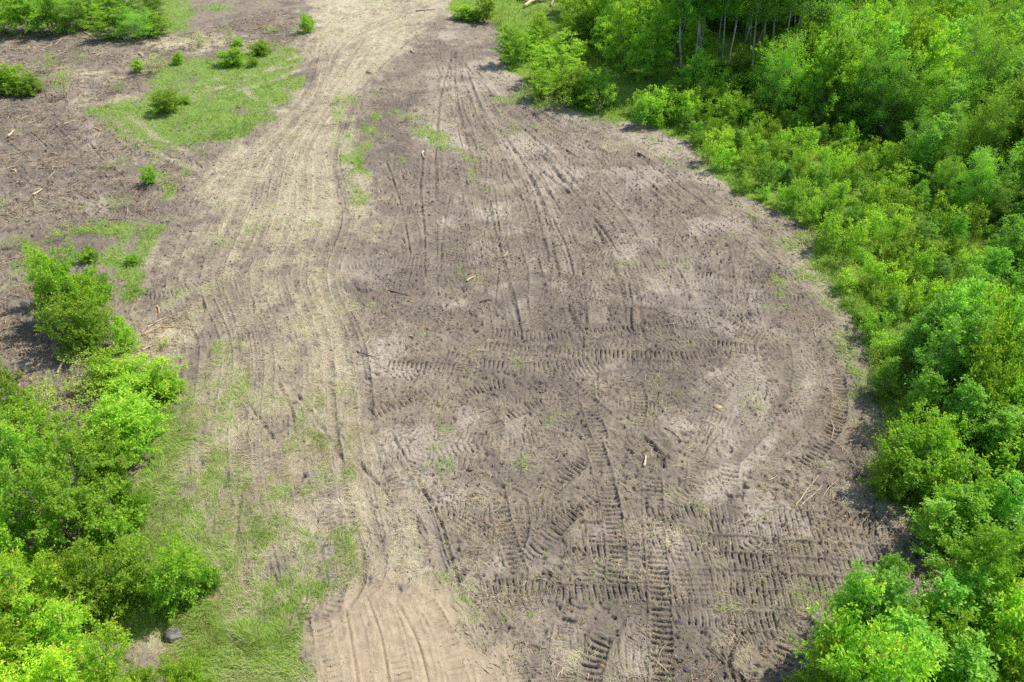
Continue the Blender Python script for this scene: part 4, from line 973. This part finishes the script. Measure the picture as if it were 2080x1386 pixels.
# ------------------------------------------------------------------ sticks, logs, boulder
def stick(px1, py1, px2, py2, r, mat, name, label, cat, bend=.04, lift=.03, group=None, forks=0, taper=.35):
    a = np.array(G(px1, py1)); b = np.array(G(px2, py2)); L_ = np.linalg.norm(b - a); rg = np.random.default_rng(int(px1 * 7 + py1))
    k = 9; t = np.linspace(0, 1, k)[:, None]; mid = (a + b) / 2
    pts = np.zeros((k, 3)); pts[:, :2] = (a - mid) * (1 - t) + (b - mid) * t; nrm = np.array([-(b - a)[1], (b - a)[0]]) / L_
    pts[:, :2] += nrm * np.sin(np.pi * t) * bend * L_ + rg.normal(0, .008 * L_, (k, 2))
    zz = ground_z(pts[:, 0] + mid[0], pts[:, 1] + mid[1]); z0 = float(zz.max())
    pts[:, 2] = np.linspace(zz[0], zz[-1], k) * .5 + zz * .5 + r + lift * np.sin(np.pi * t[:, 0]) - z0
    lines = [(pts, r, r * taper)]
    for f in range(forks):
        i = 3 + f * 2 % 5; d = np.append(unit((b - a) + nrm * rg.choice([-1, 1]) * L_ * rg.uniform(.4, .8)), .15)
        q = np.linspace(0, 1, 4)[:, None]; lines.append((pts[i] + d * L_ * rg.uniform(.2, .4) * q, r * .5, r * .15))
    me = tubes(name, lines, mat, 7)
    return tag(link(name, me, loc=(mid[0], mid[1], z0)), label, cat, group)

W, Dk, Or, Gy = M['dry_wood'], M['dark_wood'], M['orange_wood'], M['grey_twig']
SG = "loose sticks and wood on the soil"
for a in [
    (948, 571, 966, 562, .05, W, "wood_piece", "short thick pale piece of wood on the mid soil", "wood", 0),
    (1022, 520, 1032, 510, .028, W, "wood_piece", "small pale wood sliver above the thick piece", "wood", 0),
    (1307, 950, 1311, 926, .045, W, "wood_piece", "upright-lying pale split stick on dark tracked soil", "stick", 0),
    (790, 588, 834, 601, .035, Dk, "fallen_branch", "dark curved branch at the edge of the smooth grey patch", "branch", 0),
    (725, 712, 772, 728, .03, Dk, "fallen_branch", "thin dark branch where straw meets the soil", "branch", 1),
    (975, 614, 998, 607, .035, Dk, "fallen_branch", "short dark branch in the middle of the clearing", "branch", 0),
    (1615, 1028, 1665, 962, .018, W, "fallen_branch", "long thin pale branch pointing to the glade, left one of a pair", "branch", 1),
    (1622, 1026, 1672, 982, .015, W, "fallen_branch", "long thin pale branch crossing the tip of its twin", "branch", 0),
    (1780, 1064, 1812, 1026, .018, W, "fallen_branch", "pale curved branch beside the corner bushes", "branch", 1),
    (1140, 1370, 1146, 1355, .018, W, "stick", "pale stick near the bottom edge on ribbed soil", "stick", 0),
    (1131, 1374, 1143, 1360, .014, W, "stick", "thin pale twig touching the bottom ribbed soil", "stick", 0),
    (938, 1018, 980, 1010, .014, Or, "stick", "long thin reddish twig on the lower tracked soil", "stick", 0),
    (1493, 1062, 1512, 1056, .018, W, "stick", "pale stick on the packed rows of tracks", "stick", 0),
    (1655, 662, 1656, 644, .014, W, "stick", "straw-coloured stalk near the right soil edge, upper one", "stick", 0),
    (1657, 684, 1660, 662, .014, W, "stick", "straw-coloured stalk near the right soil edge, lower one", "stick", 0),
    (1553, 812, 1557, 790, .022, Dk, "stick", "dark bent twig between the curved wheel tracks", "stick", 1),
    (1435, 902, 1446, 868, .020, Dk, "fallen_branch", "dark curved twig beside a pale flat patch", "branch", 0),
    (1335, 925, 1352, 948, .028, Dk, "fallen_branch", "dark branch lying along a rut below the pale square patch", "branch", 0),
    (1350, 868, 1385, 895, .020, Dk, "fallen_branch", "dark straight stick on the edge of the pale square patch", "branch", 0),
    (1295, 316, 1311, 324, .07, Dk, "short_log", "short dark log on the far soil near the thicket", "log", 0),
    (860, 308, 864, 326, .06, W, "wood_piece", "pale split stake lying beside a grass patch", "wood", 0),
    (1150, 305, 1175, 322, .04, Dk, "fallen_branch", "dark branch below the hedge", "branch", 1),
    (68, 398, 88, 388, .06, W, "wood_piece", "pale split wood piece on the left smooth soil", "wood", 0),
    (18, 280, 31, 268, .07, W, "wood_piece", "pale split wood piece on the rough ploughed soil", "wood", 0),
    (23, 344, 34, 350, .05, W, "wood_piece", "pale wood end sticking out of the left soil", "wood", 0),
    (190, 262, 212, 268, .04, Or, "wood_piece", "orange splintered wood at the tip of the grass wedge", "wood", 0),
    (118, 760, 152, 724, .045, W, "fallen_branch", "bent bleached branch beside the brush patch", "branch", 0),
    (0, 812, 45, 782, .02, W, "fallen_branch", "long thin pale pole on the left frame edge", "branch", 0),
    (300, 666, 344, 643, .025, W, "fallen_branch", "straight grey-white stick beside the lone bush", "branch", 0),
    (288, 682, 330, 662, .035, Or, "fallen_branch", "orange split branch, upper of the splintered pieces", "branch", 1),
    (318, 666, 356, 664, .03, Or, "fallen_branch", "orange split branch reaching onto the track", "branch", 1),
    (290, 712, 318, 700, .035, W, "fallen_branch", "pale splintered branch below the orange ones", "branch", 1),
    (319, 620, 321, 642, .035, Or, "wood_piece", "small upright-lying orange stick near the ribbed track", "stick", 0),
    (235, 700, 248, 690, .05, Dk, "short_log", "dark short log at the foot of the lone bush", "log", 0),
    (172, 56 + 10, 196, 84, .04, W, "fallen_branch", "pale leaning branch on the far soil strip", "branch", 0),
    (283, 112, 292, 118, .07, W, "wood_piece", "pale wood piece near the twiggy shrub", "wood", 0),
    (835, 106, 843, 110, .10, W, "wood_piece", "small white wood block at the head of the ruts", "wood", 0),
    (745, 148, 757, 152, .05, Dk, "stick", "dark stick on the straw track", "stick", 0),
    (845, 24, 885, 20, .05, Dk, "fallen_branch", "dark branch across the far straw", "branch", 1),
    (695, 38, 712, 34, .04, W, "stick", "pale stick on the far straw track", "stick", 0),
    (150, 1300 - 2, 172, 1312, .02, W, "stick", "bent dry stalk in the grass hollow", "stick", 0),
    (1955, 1146, 1990, 1142, .02, W, "fallen_branch", "pale branch in the brush gap, upper one", "branch", 1),
    (1960, 1158, 1985, 1152, .02, W, "fallen_branch", "pale branch in the brush gap, lower one", "branch", 1),
    (2000, 1180, 2006, 1160, .02, Or, "fallen_branch", "reddish branch in the brush gap", "branch", 1),
    (1560, 975, 1580, 962, .015, W, "stick", "pale splinter above the lower right track rows", "stick", 0),
    (1380, 975, 1412, 968, .014, W, "stick", "pale thin twig on the right tracked soil", "stick", 0),
    (1485, 1300, 1497, 1285, .014, W, "stick", "pale twig near the bush shadow", "stick", 0),
    (742, 702, 752, 684, .018, W, "stick", "pale forked twig on the orange-brown soil edge", "stick", 1),
    (1110, 440, 1116, 452, .02, W, "stick", "thin pale twig on the upper tracked soil", "stick", 0),
    (1780, 950, 1768, 1000, .012, Gy, "fallen_branch", "grey twig arching from the corner bush", "branch", 1),
]:
    x1, y1, x2, y2, r, mt, nm, lb, ct, fk = a
    stick(x1, y1, x2, y2, r, mt, nm, lb, ct, bend=random.uniform(-.08, .08), group=SG, forks=fk)

# log pile at the far end
PG = "logs and roots of the far pile"
for k, (x1, y1, x2, y2, r, mt, lb) in enumerate([
    (1064, 18, 1108, 2, .16, W, "long bleached log sticking out of the far pile"), (1080, 8, 1112, 4, .14, Gy, "grey log lying behind the bleached one"), (1050, 4, 1075, 8, .12, Dk, "dark log at the left end of the far pile"),
    (1085, 1, 1130, 1, .16, Dk, "dark heavy log at the top of the frame"), (1120, 14, 1135, -2, .10, Gy, "grey broken stub leaning beside the far pile")]):
    stick(x1, y1, x2, y2, r, mt, "felled_log", lb, "log", bend=.03, lift=.25 if k in (0, 4) else .05, group=PG, forks=2, taper=.7)

def boulder(px, py, r, name, label, cat, cols, flat=.6, seed=3):
    import bmesh
    bm = bmesh.new(); bmesh.ops.create_icosphere(bm, subdivisions=5, radius=1)
    co = np.array([v.co[:] for v in bm.verts]); rg = np.random.default_rng(seed)
    d = 1 + 0 * co[:, 0]
    for _ in range(14):                                      # planes cut facets off the ball
        n_ = unit(rg.normal(0, 1, 3)); lim = rg.uniform(.70, .92); t = co @ n_; d = np.where(t * d > lim, lim / np.maximum(t, 1e-3), d)
    co = co * np.minimum(d, 1)[:, None]
    co += unit(co) * (((fbm(co[:, 0] * 3 + co[:, 2], co[:, 1] * 3 - co[:, 2], .5, 4, seed) - .5) * .16)[:, None])
    for v, c in zip(bm.verts, co): v.co = (c[0] * r, c[1] * r * .85, c[2] * r * flat)
    me = bpy.data.meshes.new(name); bm.to_mesh(me); bm.free(); me.materials.append(bark_material(name + '_stone', *cols, 7))
    x, y = G(px, py)
    return tag(link(name, me, loc=(x, y, float(ground_z(x, y)) + r * flat * .12)), label, cat)
boulder(353, 1293, .25, "boulder", "grey weathered boulder half sunk in grass beside the cherry trees", "boulder", ((.05, .045, .04), (.19, .17, .155)), .9)
boulder(259, 80, .35, "pale_stone", "small whitish stone at the foot of the far thicket", "stone", ((.5, .5, .5), (.75, .75, .75)), 1.0, 5)
boulder(1458, 826, .14, "stump_root", "yellow splintered root lump on the right tracked soil", "root", ((.30, .20, .09), (.55, .42, .22)), .6, 8)
for k, (px, py, r, lb) in enumerate([(955, 952, .11, "dark soil clod on the lower tracked soil"), (455, 820, .10, "dark round clod on the pale grass"), (1380, 1262, .10, "dark clod on the packed soil rows"),
                                     (1398, 1360, .13, "dark hump at the bottom edge of the packed soil"), (1725, 706, .12, "dark soil lump by the right thicket margin"), (1000, 195, .25, "dark lump on the far soil")]):
    boulder(px, py, r, "earth_clod", lb, "clod", ((.07, .055, .045), (.16, .13, .11)), .6, 20 + k)
print("placed plants", len(PLACED), "objects", len(scene.objects))
